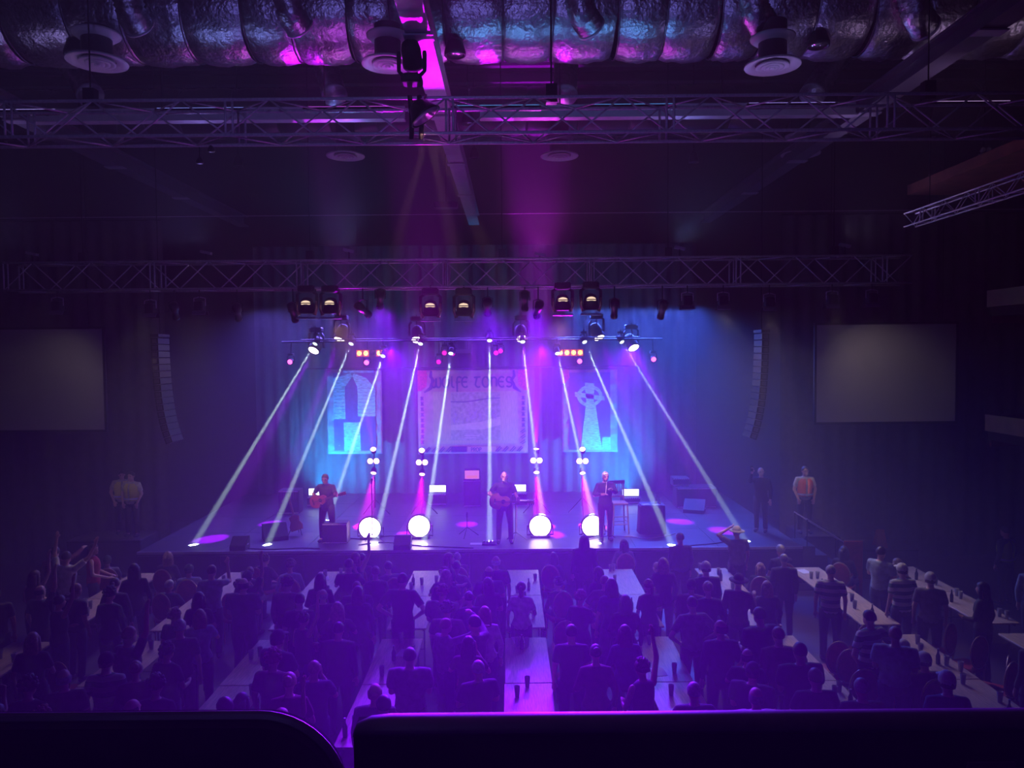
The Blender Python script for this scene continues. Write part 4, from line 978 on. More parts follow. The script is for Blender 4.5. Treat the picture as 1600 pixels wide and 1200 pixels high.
    if seated: tro.loft([((0,.02,.41),.15*wide,.13),((0,0,.50),.165*wide,.14),((0,0,.60),.155*wide,.125)], 14)
    else: tro.loft([((0,0,.80),.12,.10),((0,0,.86),.165*wide,.122*wide),((0,0,.97),.172*wide,.128*wide),((0,0,1.03),.158*wide,.118*wide)], 14, LM if lean else None)
    R_ = {'body': remeshed(body, 'body', .010 if detail else .015, 9000 if detail else 3600, 2 if detail else 3),
          'top': remeshed(top, 'top', .013 if detail else .018, 3000 if detail else 1300, 4),
          'trousers': tro.mesh('trousers', None, True), 'shoes': sho.mesh('shoes', None, True), 'HM': HM, 'hs': hs}
    return R_
HAIRS = {}
def hair_mesh(kind, pk, pr):
    if (kind, pk) in HAIRS: return HAIRS[(kind, pk)]
    M = pr['HM'] @ Matrix.Scale(pr['hs'], 4); mb = MB(); rr = random.Random(5)
    def dome(r, zc, cut, thick=1.0):
        n, m = 18, 9; out = []
        for j in range(m+1):
            t = j/m*PI*.60; ring = []
            for k in range(n):
                a = 2*PI*k/n; front = max(0, math.sin(a)); tt = t*(1 - cut*front) ; wob = 1 + .03*math.sin(a*7+j)*(1 if j > 1 else 0)
                ring.append(V(r[0]*math.sin(tt)*math.cos(a)*wob, r[1]*math.sin(tt)*math.sin(a)*wob - .012, zc + r[2]*math.cos(tt)))
            out.append([p for p in ring])
        inner = [[V(p.x*.86, (p.y+.012)*.86-.012, p.z-.008) for p in out[-1]]]
        mb.rings([[M @ p for p in r_] for r_ in out + inner])
    if kind in ('short','bun'): dome((.086,.106,.106), .022, .45)
    if kind == 'bun': mb.sphere(M @ V(0,-.12,.075), .05, 12, 8)
    if kind == 'curly':
        dome((.098,.116,.115), .022, .38)
        for k in range(26):
            a = rr.uniform(0,2*PI); t = rr.uniform(.1,1.7); a = a if not (math.sin(a) > .3 and t > 1.0) else -a
            mb.sphere(M @ V(.10*math.sin(t)*math.cos(a), .115*math.sin(t)*math.sin(a)-.012, .022+.115*math.cos(t)), .026, 7, 5)
    if kind in ('long','pony'):
        dome((.09,.11,.108), .022, .42)
    if kind == 'long':
        mb.loft([((0,-.055,.05),.088,.06),((0,-.07,-.03),.1,.052),((0,-.085,-.14),.105,.045),((0,-.10,-.25),.09,.035),((0,-.105,-.31),.06,.02)], 14, M)
        for s in (-1,1): mb.path([M @ V(s*.078,.01,.05), M @ V(s*.09,-.005,-.06), M @ V(s*.095,-.02,-.17), M @ V(s*.085,-.02,-.24)], [.02,.026,.026,.012], 8)
    if kind == 'pony': mb.path([M @ V(0,-.10,.06), M @ V(0,-.15,.05), M @ V(0,-.16,-.05), M @ V(0,-.14,-.16)], [.02,.03,.032,.012], 8)
    if kind == 'fringe':                                  # ring of hair of a balding head
        n = 16; out = []
        for z, k in ((-.04,1.06),(-.0,1.12),(.035,1.1),(.05,.98)):
            out.append([M @ V(.08*k*math.cos(a), .098*k*math.sin(a)-.014, z) for a in [PI*1.0 + PI*j/(n-1)*1.0 for j in range(n)]] )
        vs = [p for r_ in out for p in r_]; fs = [(k*n+i, k*n+i+1, (k+1)*n+i+1, (k+1)*n+i) for k in range(3) for i in range(n-1)]; mb.add(vs, fs)
    if kind in ('cap','flatcap'):
        dome((.093,.113,.112), .03, .30)
        bz = .045; pts = []
        outl = [(-.075,.075),(-.06,.15),(0,.178),(.06,.15),(.075,.075)]
        mb.add([M @ V(x, y_, bz+.008) for x, y_ in outl] + [M @ V(x, y_, bz-.006) for x, y_ in outl], [(0,1,2,3,4),(9,8,7,6,5),(0,5,6,1),(1,6,7,2),(2,7,8,3),(3,8,9,4),(4,9,5,0)])
    if kind == 'hat':
        dome((.095,.115,.125), .03, .1); out = []
        for r_, z in ((1.0,.04),(1.75,.03),(1.75,.042),(1.0,.055)): out.append([M @ V(.095*r_*math.cos(a), .115*r_*math.sin(a)-.012, z) for a in [2*PI*j/20 for j in range(20)]])
        mb.rings(out)
    if kind == 'beard': mb.sphere(M @ V(0,.05,-.088), (.058,.05,.046), 12, 8, M.to_3x3())
    HAIRS[(kind, pk)] = mb.mesh(kind, None, True); return HAIRS[(kind, pk)]
SKIN = [mat('fair_skin', (.62,.40,.32), .55, 0, .08, 20), mat('ruddy_skin', (.60,.34,.26), .55, 0, .08, 20), mat('tan_skin', (.45,.27,.19), .55, 0, .08, 20)]
CLOTH = {'black': (.012,.012,.014), 'navy': (.018,.022,.05), 'charcoal': (.04,.04,.045), 'dark green': (.015,.05,.025), 'grey': (.14,.14,.15), 'white': (.55,.54,.53), 'maroon': (.10,.015,.025),
         'dark blue': (.02,.035,.11), 'red': (.45,.025,.05), 'brown': (.09,.05,.03), 'pale blue': (.22,.28,.38), 'olive': (.07,.075,.035), 'cream': (.5,.46,.36), 'pink': (.5,.22,.26), 'denim': (.04,.06,.11)}
def cloth_mat(c): return mat('cloth_'+c.replace(' ','_'), CLOTH[c], .85, 0, .25, 14)
HOOP = hoops('hooped_jersey', (.015,.09,.05), (.55,.56,.53), 7.5)
HAIRC = {'dark': (.018,.012,.01), 'brown': (.07,.04,.02), 'fair': (.32,.22,.11), 'grey': (.34,.33,.33), 'white': (.62,.6,.6), 'black': (.008,.008,.009), 'red': (.2,.06,.02)}
def hair_mat(c): return mat('hair_'+c, HAIRC[c], .5, 0, .3, 30)
PROTO = {}
def proto(key):
    if key not in PROTO: PROTO[key] = build_person(key, **POSES[key])
    return PROTO[key]
POSES = {
    'stand': dict(left='down', right='down'), 'stand_long': dict(left='down', right='down', sleeve='long', wide=1.06), 'fold': dict(left='fold', right='fold', wide=1.08),
    'clap': dict(left='clap', right='clap'), 'phone': dict(left='fold', right='phone'), 'point': dict(left='down', right='point', sleeve='long'), 'one_up': dict(left='down', right='up'),
    'both_up': dict(left='up', right='wide'), 'hips': dict(left='hip', right='hip', wide=1.04), 'drink': dict(left='down', right='drink', sleeve='long', headturn=.5),
    'big': dict(left='front', right='front', wide=1.22), 'leaning': dict(left='table', right='table', lean=.5, sleeve='long'),
    'f_stand': dict(left='down', right='front', fem=True), 'f_long': dict(left='front', right='down', fem=True, sleeve='long'), 'f_clap': dict(left='clap', right='clap', fem=True), 'f_up': dict(left='front', right='up', fem=True, sleeve='none'),
    'f_bare': dict(left='lap', right='lap', fem=True, sleeve='none', headturn=-.6), 'sit': dict(left='lap', right='table', seated=True), 'f_sit': dict(left='lap', right='lap', seated=True, fem=True, sleeve='long', headturn=.4),
    'cap_touch': dict(left='cap', right='down', wide=1.05),
    'guitar_low': dict(left='fret', right='strum', detail=True, stance=.13), 'guitar_high': dict(left='fret_hi', right='strum', detail=True, stance=.14, lean=.06, head_down=.25, headturn=.2),
    'whistle': dict(left='whistle_a', right='whistle_b', detail=True, sleeve='long'), 'guard': dict(left='cuff', right='cuff', detail=True), 'guard_b': dict(left='hip', right='cuff', detail=True, head_down=.3),
    'phone_man': dict(left='down', right='phone', detail=True, sleeve='long', headturn=.5)}
def person(key, loc, rz, label, top, hair, hairc='dark', trousers='black', skin=0, scale=1.0, group=None, beard=None, extra=None):
    pr = proto(key); root = bpy.data.objects.new('person', pr['body']); COL.objects.link(root)
    if not pr['body'].materials: pr['body'].materials.append(SKIN[0])
    root.material_slots[0].link = 'OBJECT'; root.material_slots[0].material = SKIN[skin]
    root.location = loc; root.rotation_euler = (0,0,rz); root.scale = (scale,)*3; tag(root, label, 'person', group)
    def child(nm, me, m):
        if not me.materials: me.materials.append(m)
        o = inst(nm, me, root); o.material_slots[0].link = 'OBJECT'; o.material_slots[0].material = m; return o
    child('top', pr['top'], HOOP if top == 'hoops' else cloth_mat(top)); child('trousers', pr['trousers'], cloth_mat(trousers)); child('shoes', pr['shoes'], cloth_mat('black'))
    if hair: child('cap' if hair in ('cap','flatcap','hat') else 'hair', hair_mesh(hair, key, pr), cloth_mat(hairc) if hair in ('cap','flatcap','hat') else hair_mat(hairc))
    if hair in ('cap','flatcap'): child('hair', hair_mesh('fringe', key, pr), hair_mat('brown'))
    if POSES[key].get('detail'):
        eb = MB(); ebr = MB(); M = pr['HM'] @ Matrix.Scale(pr['hs'], 4)
        for s_ in (-1,1):
            eb.sphere(M @ V(s_*.031,.083,.014), (.012,.006,.007), 8, 6, M.to_3x3()); ebr.path([M @ V(s_*.016,.09,.032), M @ V(s_*.033,.089,.037), M @ V(s_*.05,.08,.03)], [.003,.004,.002], 5)
        child('eyes', eb.mesh('eyes', None, True), mat('eye_dark', (.03,.02,.02), .2)); child('eyebrows', ebr.mesh('eyebrows', None, True), hair_mat('grey' if hairc == 'white' else 'dark'))
    if beard: child('beard', hair_mesh('beard', key, pr), hair_mat(beard))
    return root
def phone(root_M, p, label, lit=True, screen_dir=(0,-1,0)):
    o = thing('mobile_phone', label, 'phone', root_M @ Vector(p)); q = root_M.to_3x3()
    MB().bevel_box((0,0,0), (.075,.012,.15), .006).build('case', M_BLACK, o); MB().box((0,-.008,0), (.068,.004,.138)).build('screen', glow('phone_screen', (.9,.95,1), 1.6) if lit else M_DARKLENS, o)
    o.rotation_euler = root_M.to_euler(); return o

# ---- the band and the stage crew
def PM(loc, rz): return Matrix.Translation(loc) @ RZ(rz)
FACE = PI
def guitar(M, label, colour, top_col, small=1.0):
    root = thing('guitar', label, 'guitar', (0,0,0)); root.matrix_world = M
    ol = []
    for k in range(40):
        a = 2*PI*k/40; x = .25*math.cos(a); w = (.195 if x < 0 else .145)*abs(math.sin(a))**.8*(1 - .24*math.exp(-((x-.06)/.06)**2)); ol.append((x*small, math.copysign(w, math.sin(a))*small))
    MB().prism(ol, -.045, .045).build('body', colour, root); MB().prism([(x*.97, z*.96) for x, z in ol], -.05, -.044).build('soundboard', top_col, root)
    MB().lathe([(.006,0),(.048,0),(.05,.004),(.006,.004)], 18, T(.08,-.05,0) @ RX(PI/2)).build('sound_hole', M_BLACK, root)
    MB().box((-.12,-.055,0), (.03,.01,.14)).build('bridge', mat('rosewood', (.08,.03,.02), .5), root)
    MB().box((.44,-.05,0), (.42,.025,.05)).build('neck', mat('rosewood', (.08,.03,.02), .5), root)
    h = MB().box((.72,-.045,0), (.17,.018,.075)).build('headstock', top_col, root)
    for k in range(3):
        for s in (-1,1): MB().tube((.67+.05*k,-.045,s*.035), (.67+.05*k,-.045,s*.06), .008, n=6).build('tuning_peg', M_ALU, h)
    MB().box((.3,-.0655,0), (.86,.002,.022)).build('strings', mat('bronze_strings', (.22,.14,.08), .4, .5), root)
    return root
WOODG = mat('orange_spruce', (.55,.24,.08), .35, 0, .2, 6, 0, (1,1,8)); WOODD = mat('dark_mahogany', (.20,.05,.04), .3, 0, .2, 6)
c1 = F(512, 847); person('guitar_high', c1, FACE-.25, 'guitarist in dark shirt with glasses and red-lit hair at the left of the stage', 'charcoal', 'short', 'brown', 'black', 1, 1.0, 'the band on stage')
guitar(PM(c1, FACE-.25) @ T(.12,.205,1.08) @ RZ(PI) @ RY(R(-17)), 'dark red guitar with pale headstock played by the left performer', WOODD, mat('red_burst', (.42,.10,.08), .3), .9)
gl = thing('eyeglasses', 'dark-rimmed glasses worn by the left guitarist', 'glasses', (0,0,0)); gl.matrix_world = PM(c1, FACE-.25) @ proto('guitar_high')['HM']
for s in (-1,1): MB().path([(s*.034+.024*math.cos(a), .105, .014+.018*math.sin(a)) for a in [2*PI*k/12 for k in range(13)]], .003, 5).build('rim', M_BLACK, gl); MB().tube((s*.058,.103,.016), (s*.08,.0,.016), .003, n=5).build('temple', M_BLACK, gl)
MB().tube((-.012,.106,.016), (.012,.106,.016), .003, n=5).build('nose_bridge', M_BLACK, gl)
c2 = F(789, 849); person('guitar_low', c2, FACE+.05, 'bald singer in dark short-sleeved shirt at the centre of the stage', 'navy', 'fringe', 'white', 'black', 1, 1.03, 'the band on stage', beard='grey')
guitar(PM(c2, FACE+.05) @ Matrix.Scale(1.03,4) @ T(.12,.205,1.06) @ RZ(PI) @ RY(R(2)), 'orange-topped acoustic guitar held by the centre singer', WOODG, WOODG, 1.0)
c3 = F(946, 845); person('whistle', c3, FACE+.2, 'white-haired performer in dark shirt playing a whistle at the right of the stage', 'navy', 'short', 'white', 'black', 1, 1.0, 'the band on stage')
w = thing('tin_whistle', 'thin whistle held at the mouth of the right performer', 'whistle', (0,0,0)); w.matrix_world = PM(c3, FACE+.2)
MB().path([(0,.125,1.535), (.07,.27,1.34), (.10,.33,1.24)], [.007,.009,.008], 8).build('tube', M_ALU, w); MB().tube((0,.12,1.545), (.012,.145,1.51), .011, n=8).build('mouthpiece', M_BLACK, w)
VESTS = {'yellow': mat('yellow_vest', (.72,.66,.12), .7), 'orange': mat('orange_vest', (.85,.20,.10), .7), 'lime': mat('lime_vest', (.45,.62,.05), .7)}
M_REFL = mat('reflective_tape', (.75,.75,.78), .35, .4)
def vest(root, colour):
    mb = MB(); v = VESTS[colour]; secs = [(.98,.205,.165),(1.12,.19,.152),(1.26,.215,.165),(1.36,.20,.15),(1.43,.14,.115)]
    for s in (-1,1):
        out = []
        for z, a, b in secs:
            angs = [PI/2 - s*R(8) - s*R(164)*k/11 for k in range(12)]
            o_ = [V(a*math.cos(t), b*math.sin(t)+.005, z) for t in angs]; i_ = [V((a-.012)*math.cos(t), (b-.012)*math.sin(t)+.005, z) for t in reversed(angs)]
            out.append(o_ + i_)
        MB().rings(out).build('vest_half', v, root, True)
    for z, a, b in ((1.03,.209,.166),):
        MB().rings([[V(a*math.cos(2*PI*k/24), b*math.sin(2*PI*k/24)+.005, z+h) for k in range(24)] for h in (-.025,.025)], False).build('reflective_band', M_REFL, root)
g = person('guard', PZ(1257, 832, STAGE_Z)+V(0,.1,0), FACE, 'steward in bright orange vest and pale sleeves standing at the right of the stage', 'cream', 'short', 'black', 'black', 1, 1.0, 'stewards'); vest(g, 'orange')
g.location = (P(1257,800,19.6).x, 19.6, 0); g.location.z = STAGE_Z if g.location.x < SX1 else .9
gp = thing('platform', 'dark platform under the orange-vested steward', 'platform', (P(1257,800,19.6).x+.35, 20.0, 0)); MB().bevel_box((0,0,.449), (.9,1.4,.898), .02).build('body', M_FASCIA, gp); MB().box((0,-.7,.86), (.9,.02,.04)).build('edge', M_BLKMETAL, gp)
c = V(P(1189,800,19.8).x, 19.8, STAGE_Z); person('phone_man', c, FACE-.5, 'bald man in black filming with a raised phone at the right of the stage', 'black', None, 'dark', 'black', 0, .97)
phone(PM(c, FACE-.5), (.155,.40,1.70), 'lit phone raised by the bald man in black')
for px, l, k, vv in ((181,'steward in pale vest turned aside at the left of the stage','guard_b','yellow'), (207,'steward in yellow vest leaning with bowed head at the left of the stage','guard','yellow')):
    x = P(px, 800, 19.9).x; g = person(k, (x, 19.9 + (.35 if px == 181 else 0), .9), FACE + (.5 if px == 181 else -.1), l, 'cream', 'short', 'dark', 'black', 0, .98, 'stewards'); vest(g, vv)
gp = thing('platform', 'dark platform under the two stewards at the left', 'platform', (P(194,800,19.9).x-.35, 20.05, 0)); MB().bevel_box((0,0,.449), (1.9,1.1,.898), .02).build('body', M_FASCIA, gp); MB().box((0,-.55,.86), (1.9,.02,.04)).build('edge', M_BLKMETAL, gp)

# ---- tables
COLS = [.2 + 2.1*k for k in range(-4, 5)]
TW = .70
def table_meshes():
    t = MB().bevel_box((0,0,.735), (TW,1.80,.03), .008).mesh('tabletop', M_WOOD); l = MB().tube((0,0,0), (0,0,.72), .014, n=6).mesh('leg', M_LEG); r_ = MB().tube((-.28,0,0), (.28,0,0), .012, n=6).mesh('cross_rail', M_LEG); a = MB().box((0,0,.70), (.03,1.7,.03)).mesh('apron', M_LEG)
    return t, l, r_, a
TT, TL, TR_, TA = table_meshes()
ROWY = [16.12, 14.30, 12.02, 10.2]
RN = ['row of tables beside the stage', 'second row of tables from the stage', 'third row of tables from the stage', 'nearest row of tables']
for ci, x in enumerate(COLS):
    for ri, yy in enumerate(ROWY):
        if abs(x)*1200/yy > 880: continue
        t = thing('trestle_table', 'long wooden trestle table, %s column from left, %s' % (ORD[ci], RN[ri]), 'table', (x, yy, 0), R(rnd.uniform(-.6,.6)), 'trestle tables')
        inst('tabletop', TT, t)
        for sx in (-1,1):
            inst('apron', TA, t, T(sx*.29,0,0))
            for sy in (-1,1): inst('leg', TL, t, T(sx*.29, sy*.7, 0))
        for sy in (-1,1): inst('cross_rail', TR_, t, T(0, sy*.7, .3))
# drinks
GL = MB().lathe([(.028,0),(.03,.004),(.042,.15),(.039,.15),(.028,.012),(.005,.01)], 12).mesh('glass', M_GLASS, True); BR = MB().lathe([(.005,.012),(.027,.012),(.036,.11),(.005,.11)], 12).mesh('drink', M_BEER, True)
BO = MB().lathe([(.03,0),(.033,.01),(.033,.13),(.013,.18),(.013,.235)], 10).mesh('bottle_body', mat('dark_bottle', (.03,.05,.03), .15), True); BC = MB().lathe([(.014,.233),(.015,.245)], 10).mesh('cap', M_STEEL)
for ci, x in enumerate(COLS):
    for ri, yy in enumerate(ROWY):
        if abs(x)*1200/yy > 820: continue
        used = []; rows_ = sorted(rnd.uniform(-.8,.8) for _ in range(rnd.randint(2,5)))[::-1]; ng = nb = 0
        for k, dy_ in enumerate(rows_):
            gx, gy = x + rnd.uniform(-.27,.27), yy + dy_
            if any(abs(gx-a)+abs(gy-b) < .12 for a, b in used): continue
            used.append((gx,gy)); where = '%s table column, %s' % (ORD[ci], ['stage end','second table','third table','near end'][ri])
            if k % 3 == 2:
                o = thing('drink_bottle', 'dark drink bottle, %s from stage on the ' % ORD[nb]+where, 'bottle', (gx,gy,.751), 0, 'bottles on the tables'); inst('body', BO, o); inst('cap', BC, o); nb += 1
            else:
                o = thing('pint_glass', 'part-drunk pint glass, %s from stage on the ' % ORD[ng]+where, 'glass', (gx,gy,.751), 0, 'glasses on the tables'); inst('glass', GL, o); inst('drink', BR, o); ng += 1
# sheets of paper left on tables
for ci, px, py, a in ((5,1015,1050,.1),(4,815,1000,.2),(2,330,905,.3),(3,640,1020,-.2),(7,1240,893,.2)):
    q = PZ(px, py, .752); o = MB().box((0,0,.002), (.21,.3,.003)).build('paper_sheet', mat('white_paper', (.8,.78,.76), .7)); q.x = COLS[ci] + (.12 if q.x > COLS[ci] else -.12); o.location = q; o.rotation_euler = (0,0,a)
    tag(o, 'loose paper sheet lying on the %s column of tables from left' % ORD[ci], 'paper')

# ---- banquet chairs
def oval(rx, rz, zc, y, n=20): return [(rx*math.cos(2*PI*k/n), y, zc+rz*math.sin(2*PI*k/n)) for k in range(n+1)]
CH = {'seat': MB().bevel_box((0,0,.46), (.42,.42,.08), .03).mesh('seat', M_RED), 'pad': MB().prism([(x*.94, z) for x, _, z in oval(.20,.25,.76,0)[:-1]], -.245, -.205).mesh('backrest', M_RED),
      'hoop': MB().path(oval(.205,.26,.76,-.225), .014, 6).mesh('back_hoop', M_GOLD, True), 'leg': MB().tube((0,0,0), (0,0,.43), .013, .017, 6).mesh('leg', M_GOLD), 'post': MB().tube((0,-.2,.42), (0,-.225,.55), .013, n=6).mesh('back_post', M_GOLD)}
def chair(x, y, rz, label):
    c = thing('banquet_chair', label, 'chair', (x,y,0), rz, 'red banquet chairs')
    inst('seat', CH['seat'], c); inst('backrest', CH['pad'], c); inst('back_hoop', CH['hoop'], c)
    for sx in (-1,1):
        inst('back_post', CH['post'], c, T(sx*.15,0,0))
        for sy in (-1,1): inst('leg', CH['leg'], c, T(sx*.18, sy*.18, 0))
CHP = [(1390,990,.3,'near the hooped jerseys, back to the camera'), (1440,990,.6,'beside the white caps, highest of its group'), (1492,1052,.5,'just right of the white caps'), (1545,1045,.9,'half turned at the far right'), (1510,1010,.4,'empty in the right-hand aisle'), (1298,1030,.2,'between the tables right of centre'),
       (1302,1062,-.2,'behind the short-haired men at the right'), (1340,1000,.2,'red-lit below the hooped jerseys'), (1575,1075,.8,'nearest at the far right'), (135,1050,-.3,'beside the hooped jersey at the left'), (24,1140,-.4,'nearest at the bottom left corner'), (842,985,.0,'facing away at centre'), (843,1030,.1,'below the other at centre'), (1240,1018,.1,'right of the aisle table')]
CHPOS = []
for px, py, rz, l in CHP:
    q = PZ(px, py, .78); near = min(COLS, key=lambda c_: abs(c_-q.x))
    if abs(q.x-near) < .68: q.x = near + (.68 if q.x > near else -.68)
    CHPOS.append((q.x, q.y)); chair(q.x, q.y, (-PI/2 if q.x < near else PI/2)*.0 + rz, 'red round-backed banquet chair '+l)

# ---- the crowd: first the people one can tell apart, placed where their heads show
placed = [Vector((x, y, 0)) for x, y in CHPOS]
def at_head(px, py, h=1.66): q = PZ(px, py, h); return Vector((q.x, q.y, 0))
def spot_free(p, r): return all((p-q).length > r for q in placed)
def off_table(p, m=.52):
    near = min(COLS, key=lambda c_: abs(c_-p.x))
    if 9.2 < p.y < 17.1 and abs(p.x-near) < m: p.x = near + (m if p.x >= near else -m)
    return p
NAMED = [
 ('stand', 165,1030,.1,'person in green and white hooped jersey with dark cap at the lower left','hoops','cap','black','black',0),
 ('both_up', 103,868,0,'man in white t-shirt with both arms raised at the left','white','short','dark','navy',1),
 ('f_up', 62,900,-.3,'woman raising a bare arm beside the white t-shirt at the left','maroon','long','brown','black',0),
 ('f_bare', 172,857,-1.2,'woman in bright red sleeveless top standing near the left stage corner','red','long','dark','black',0),
 ('cap_touch', 1133,829,.15,'man touching a pale cap, striped top, right of the stage front','grey','hat','cream','navy',1),
 ('stand_long', 1063,838,.2,'man in blue top with dark hair beside the stage, right of centre','dark blue','short','dark','black',1),
 ('f_long', 1036,880,.1,'fair-haired woman in violet-lit top near the stage, right of centre','charcoal','long','fair','black',0),
 ('stand_long', 913,842,.0,'tall dark hooded silhouette right in front of the stage','black','long','black','black',0),
 ('stand', 1298,890,-.3,'person in hooped jersey, first from left of the hooped group at the right','hoops','short','grey','black',0),
 ('hips', 1330,940,.4,'broad person in hooped jersey bending among the hooped group','hoops','short','dark','black',1),
 ('stand', 1391,888,.1,'person in hooped jersey standing tall at the right, hands down','hoops','flatcap','white','black',0),
 ('stand', 1424,886,-.4,'person in grey top and pale cap beside the tall hooped jersey','grey','cap','white','black',0),
 ('sit', 1445,1035,.1,'seated man in pale cap and tan shirt at the lower right','brown','cap','white','black',1),
 ('sit', 1412,1015,-.2,'seated man in white cap, first of the two white caps','charcoal','cap','white','black',1),
 ('big', 1182,1085,.0,'bald man in white shirt seen from behind at the lower right of centre','white','fringe','grey','black',0),
 ('big', 640,1022,.0,'broad man in grey t-shirt seen from behind, lower left of centre','grey','short','dark','black',0),
 ('fold', 600,1098,.4,'dark figure bending over the table at lower left of centre','black','short','black','black',0),
 ('stand', 893,985,.0,'tall dark figure directly below the singer, near the rail','black','short','black','black',0),
 ('drink', 1190,905,-.6,'woman in dark hat with warm-lit face holding a bright glass','brown','hat','black','black',0),
 ('stand_long', 1570,965,.3,'man in grey-green shirt at the far right edge','olive','short','dark','black',1),
 ('phone', 295,890,.0,'person in patterned top raising a hand before the left stage corner','pale blue','short','brown','black',0),
 ('f_stand', 50,1000,.2,'woman with long fair hair at the lower left edge','charcoal','long','fair','black',0),
 ('stand', 68,1040,.4,'man with pale bald head at the lower left edge','olive','fringe','grey','black',0),
 ('stand', 30,925,.5,'person in dull green top at the left edge, turned aside','olive','short','brown','black',1),
 ('f_stand', 310,935,.0,'dark-haired woman in front of the leftmost paper sheet','black','long','dark','black',0),
 ('f_long', 500,905,.0,'woman with long straight hair silhouetted on a pale table','black','long','dark','black',0),
 ('stand', 430,935,.1,'short-haired man silhouetted left of the pale table','black','short','dark','black',0),
 ('clap', 545,880,.0,'man with rim-lit head standing before the stage, left of centre','charcoal','short','brown','black',0),
 ('stand', 775,875,.0,'man with bright rim-lit bald head before the stage at centre','navy','fringe','white','black',0),
 ('f_stand', 700,872,-1.2,'woman turned to the side before the stage, just left of centre','charcoal','long','fair','black',0),
 ('hips', 1080,940,.2,'man in pale jacket with hands at his waist, right of centre','grey','short','dark','black',0),
 ('f_long', 985,940,.0,'dark-haired woman silhouetted before the pale table right of centre','charcoal','long','dark','black',0),
 ('fold', 1275,1055,.0,'short-haired man in black, first of two at lower right','black','short','brown','black',0),
 ('fold', 1338,1062,.0,'short-haired man in black, second of two at lower right','black','short','grey','black',1),
 ('point', 85,860,.1,'person behind the white t-shirt stretching an arm toward the stage','maroon','short','dark','black',0),
]
KEEP = []
def hides(p): return any(abs(800+1200*p.x/p.y-kx) < 32 and ky-1.9 < p.y < ky for kx, ky in KEEP)
for key, px, py, rz, label, top, hair, hc, tro, sk in NAMED:
    h = 1.16 if 'sit' in key else (1.66 if 'f_' not in key else 1.63)
    p = off_table(at_head(px, py, h)); p.y = min(p.y, 17.9)
    for _ in range(4):
        if not spot_free(p, .46): p.y -= .16
    placed.append(p)
    if top in ('hoops','white','red','grey','brown','pale blue','cream'): KEEP.append((800+1200*p.x/p.y, p.y))
    person(key, p, rz, label, top, hair, hc, tro, sk, 1.0)
    if 'sit' in key: chair(p.x, p.y-.02, rz, 'red banquet chair under the %s' % ('tan-shirted man in pale cap' if px == 1445 else 'first white-capped man'))
p = P(975, 900, 17.55); p.z = 0
person('f_sit', p, 0, 'woman in grey jacket sitting with her back turned before the stage', 'grey', 'long', 'black', 'black', 0); chair(p.x, p.y-.02, 0, 'red banquet chair under the woman in grey jacket'); placed.append(p)
g = person('stand_long', (P(1572,850,16.6).x, 16.6, 0), .4, 'steward in lime hi-vis vest at the far right edge', 'charcoal', 'short', 'dark', 'black', 1, 1.0); vest(g, 'lime'); placed.append(Vector(g.location))

# then the rest, standing along both sides of every table column
CK = ['stand','stand_long','fold','hips','big','clap','phone','drink','point','one_up','stand','stand_long','fold','stand','stand_long','fold','big']; FK = ['f_stand','f_long','f_clap','f_stand','f_long','f_stand','f_long','f_up']
TOPS = ['black','black','navy','charcoal','charcoal','navy','dark green','dark blue','grey','maroon','black','brown','olive','charcoal','black','navy','white','pale blue','grey','black']
POSEW = {'one_up':'arm raised','f_up':'arm raised','clap':'clapping','f_clap':'clapping','phone':'holding up a phone','hips':'hands on hips','fold':'arms folded','drink':'holding a drink','point':'pointing ahead','big':'heavy-set'}
order_ = []
for ci, x in enumerate(COLS):                        # people standing in the cross aisle and behind the near tables
    for yy, q in ((13.16, .92), (8.95, .75), (8.4, .75)):
        if ci == 4 and yy < 10: continue
        for dx_ in ((0,) if yy > 10 else (-.7,-.2,.3,.8)):
            p = Vector((x + dx_ + rnd.uniform(-.08,.08), yy + rnd.uniform(-.04,.04), 0))
            if abs(p.x)*1200/p.y > 860 or not spot_free(p, .44) or hides(p) or rnd.random() > (q if p.x < 4.5 else .35): continue
            placed.append(p); order_.append((ci, 0, p, False))
for ci, x in enumerate(COLS):
    for s in (-1, 1):
        yy = 16.6; k = 0
        while yy > 9.35:
            seat = yy > 15.2 or (yy > 14.6 and rnd.random() < .6)
            p = Vector((x + s*(.66 + (rnd.uniform(-.02,.06) if seat else rnd.uniform(-.04,.28))), yy + rnd.uniform(-.06,.06), 0)); yy -= rnd.uniform(.84,.95) if seat else rnd.uniform(.54,.78)
            if abs(p.x)*1200/p.y > 860 or not spot_free(p, .80 if seat else .47) or hides(p): continue
            dens = .95 if p.x < 4.2 and p.x > -7.2 else (.62 if p.x < 6 else .42)
            if p.x > 5.4 and p.y < 11.5: dens = .4
            if rnd.random() > dens: continue
            placed.append(p); order_.append((ci, s, p, seat))
cnt = {}
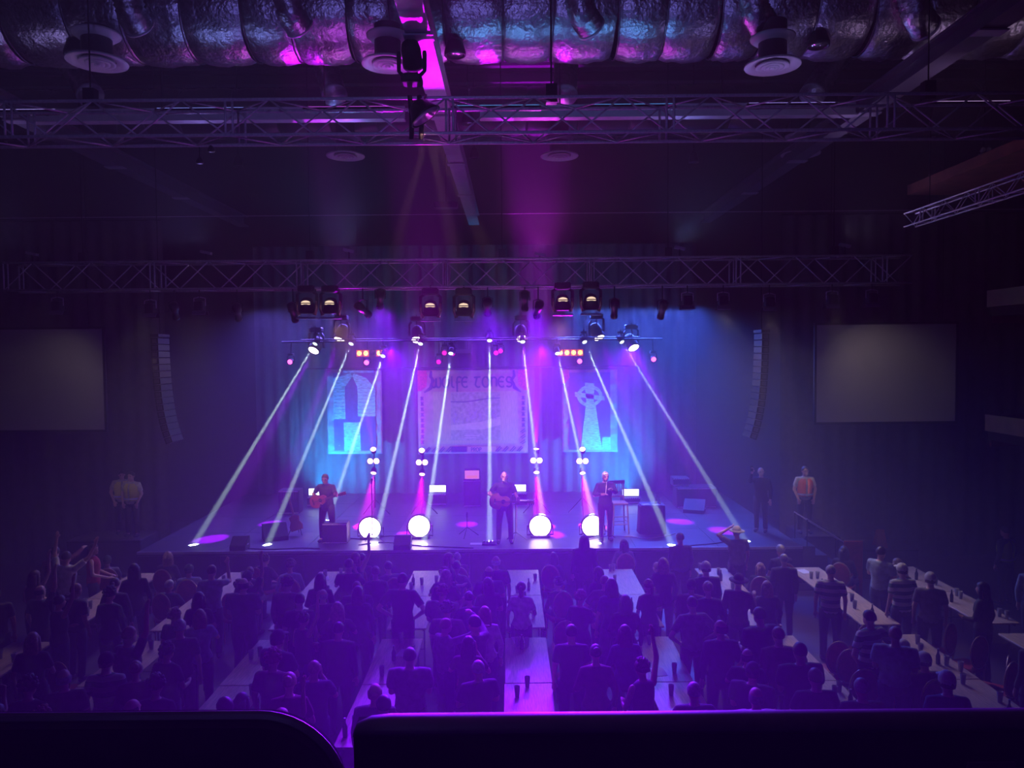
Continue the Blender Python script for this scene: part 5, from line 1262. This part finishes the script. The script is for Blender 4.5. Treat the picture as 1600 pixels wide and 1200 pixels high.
for ci, s, p, seat in order_:
    k = cnt.get((ci,s), 0); cnt[(ci,s)] = k+1
    fem = rnd.random() < .38; key = rnd.choice(FK if fem else CK); top = rnd.choice(TOPS); hc = rnd.choice(['dark','dark','brown','black','fair','grey','red'] if not fem else ['dark','brown','fair','black','red'])
    hair = rnd.choice(['long','long','pony','bun','curly']) if fem else rnd.choice(['short','short','short','short','fringe','cap','curly'])
    if hair == 'cap': hc = rnd.choice(['black','navy','white','dark green'])
    hw = {'fringe':'balding', 'cap': hc+'-capped'}.get(hair, hc+'-haired')
    lab = '%s %s in %s top, %s from stage, %s side of %s table-column' % (hw, 'woman' if fem else 'man', top, ORD[k], {-1:'left', 1:'right', 0:'gap'}[s], ORD[ci])
    if s == 0: lab = lab.replace('from stage, gap side of', 'from stage, at ends of')
    if key in POSEW and len(lab.split()) < 14: lab = lab.replace(' top,', ' top '+POSEW[key]+',')
    if seat:
        key = 'f_sit' if fem else 'sit'; lab = lab.replace(' in ', ' sitting in ', 1)
        if key in POSEW: pass
    if 'sit' in key:
        for w_ in POSEW.values(): lab = lab.replace(' '+w_+',', ',')
        p.x = COLS[ci] + s*max(.60, abs(p.x-COLS[ci]))
    if len(lab.split()) > 16: lab = lab.replace(' holding up a phone', '').replace(' hands on hips', '').replace(' pointing ahead', '').replace(' holding a drink', '').replace(' arm raised', '').replace(' arms folded', '').replace(' clapping', '').replace(' heavy-set', '')
    o = person(key, p, rnd.gauss(0,.22) + (-s*rnd.uniform(.0,.5)), lab, top, hair, hc, rnd.choice(['black','denim','charcoal','navy']), rnd.randrange(3), rnd.uniform(.93,1.06), 'crowd along the tables')
    if 'sit' in key: chair(p.x, p.y-.02, o.rotation_euler.z, 'red banquet chair under the %s sitter from stage, %s side of %s table column' % (ORD[k], 'left' if s < 0 else 'right', ORD[ci]))
    if key == 'phone' and rnd.random() < .5:
        phone(o.matrix_basis, (.15,.40,1.70), 'phone held up by the %s from stage, %s side of %s table column' % (ORD[k], 'left' if s < 0 else 'right', ORD[ci]), rnd.random() < .5)
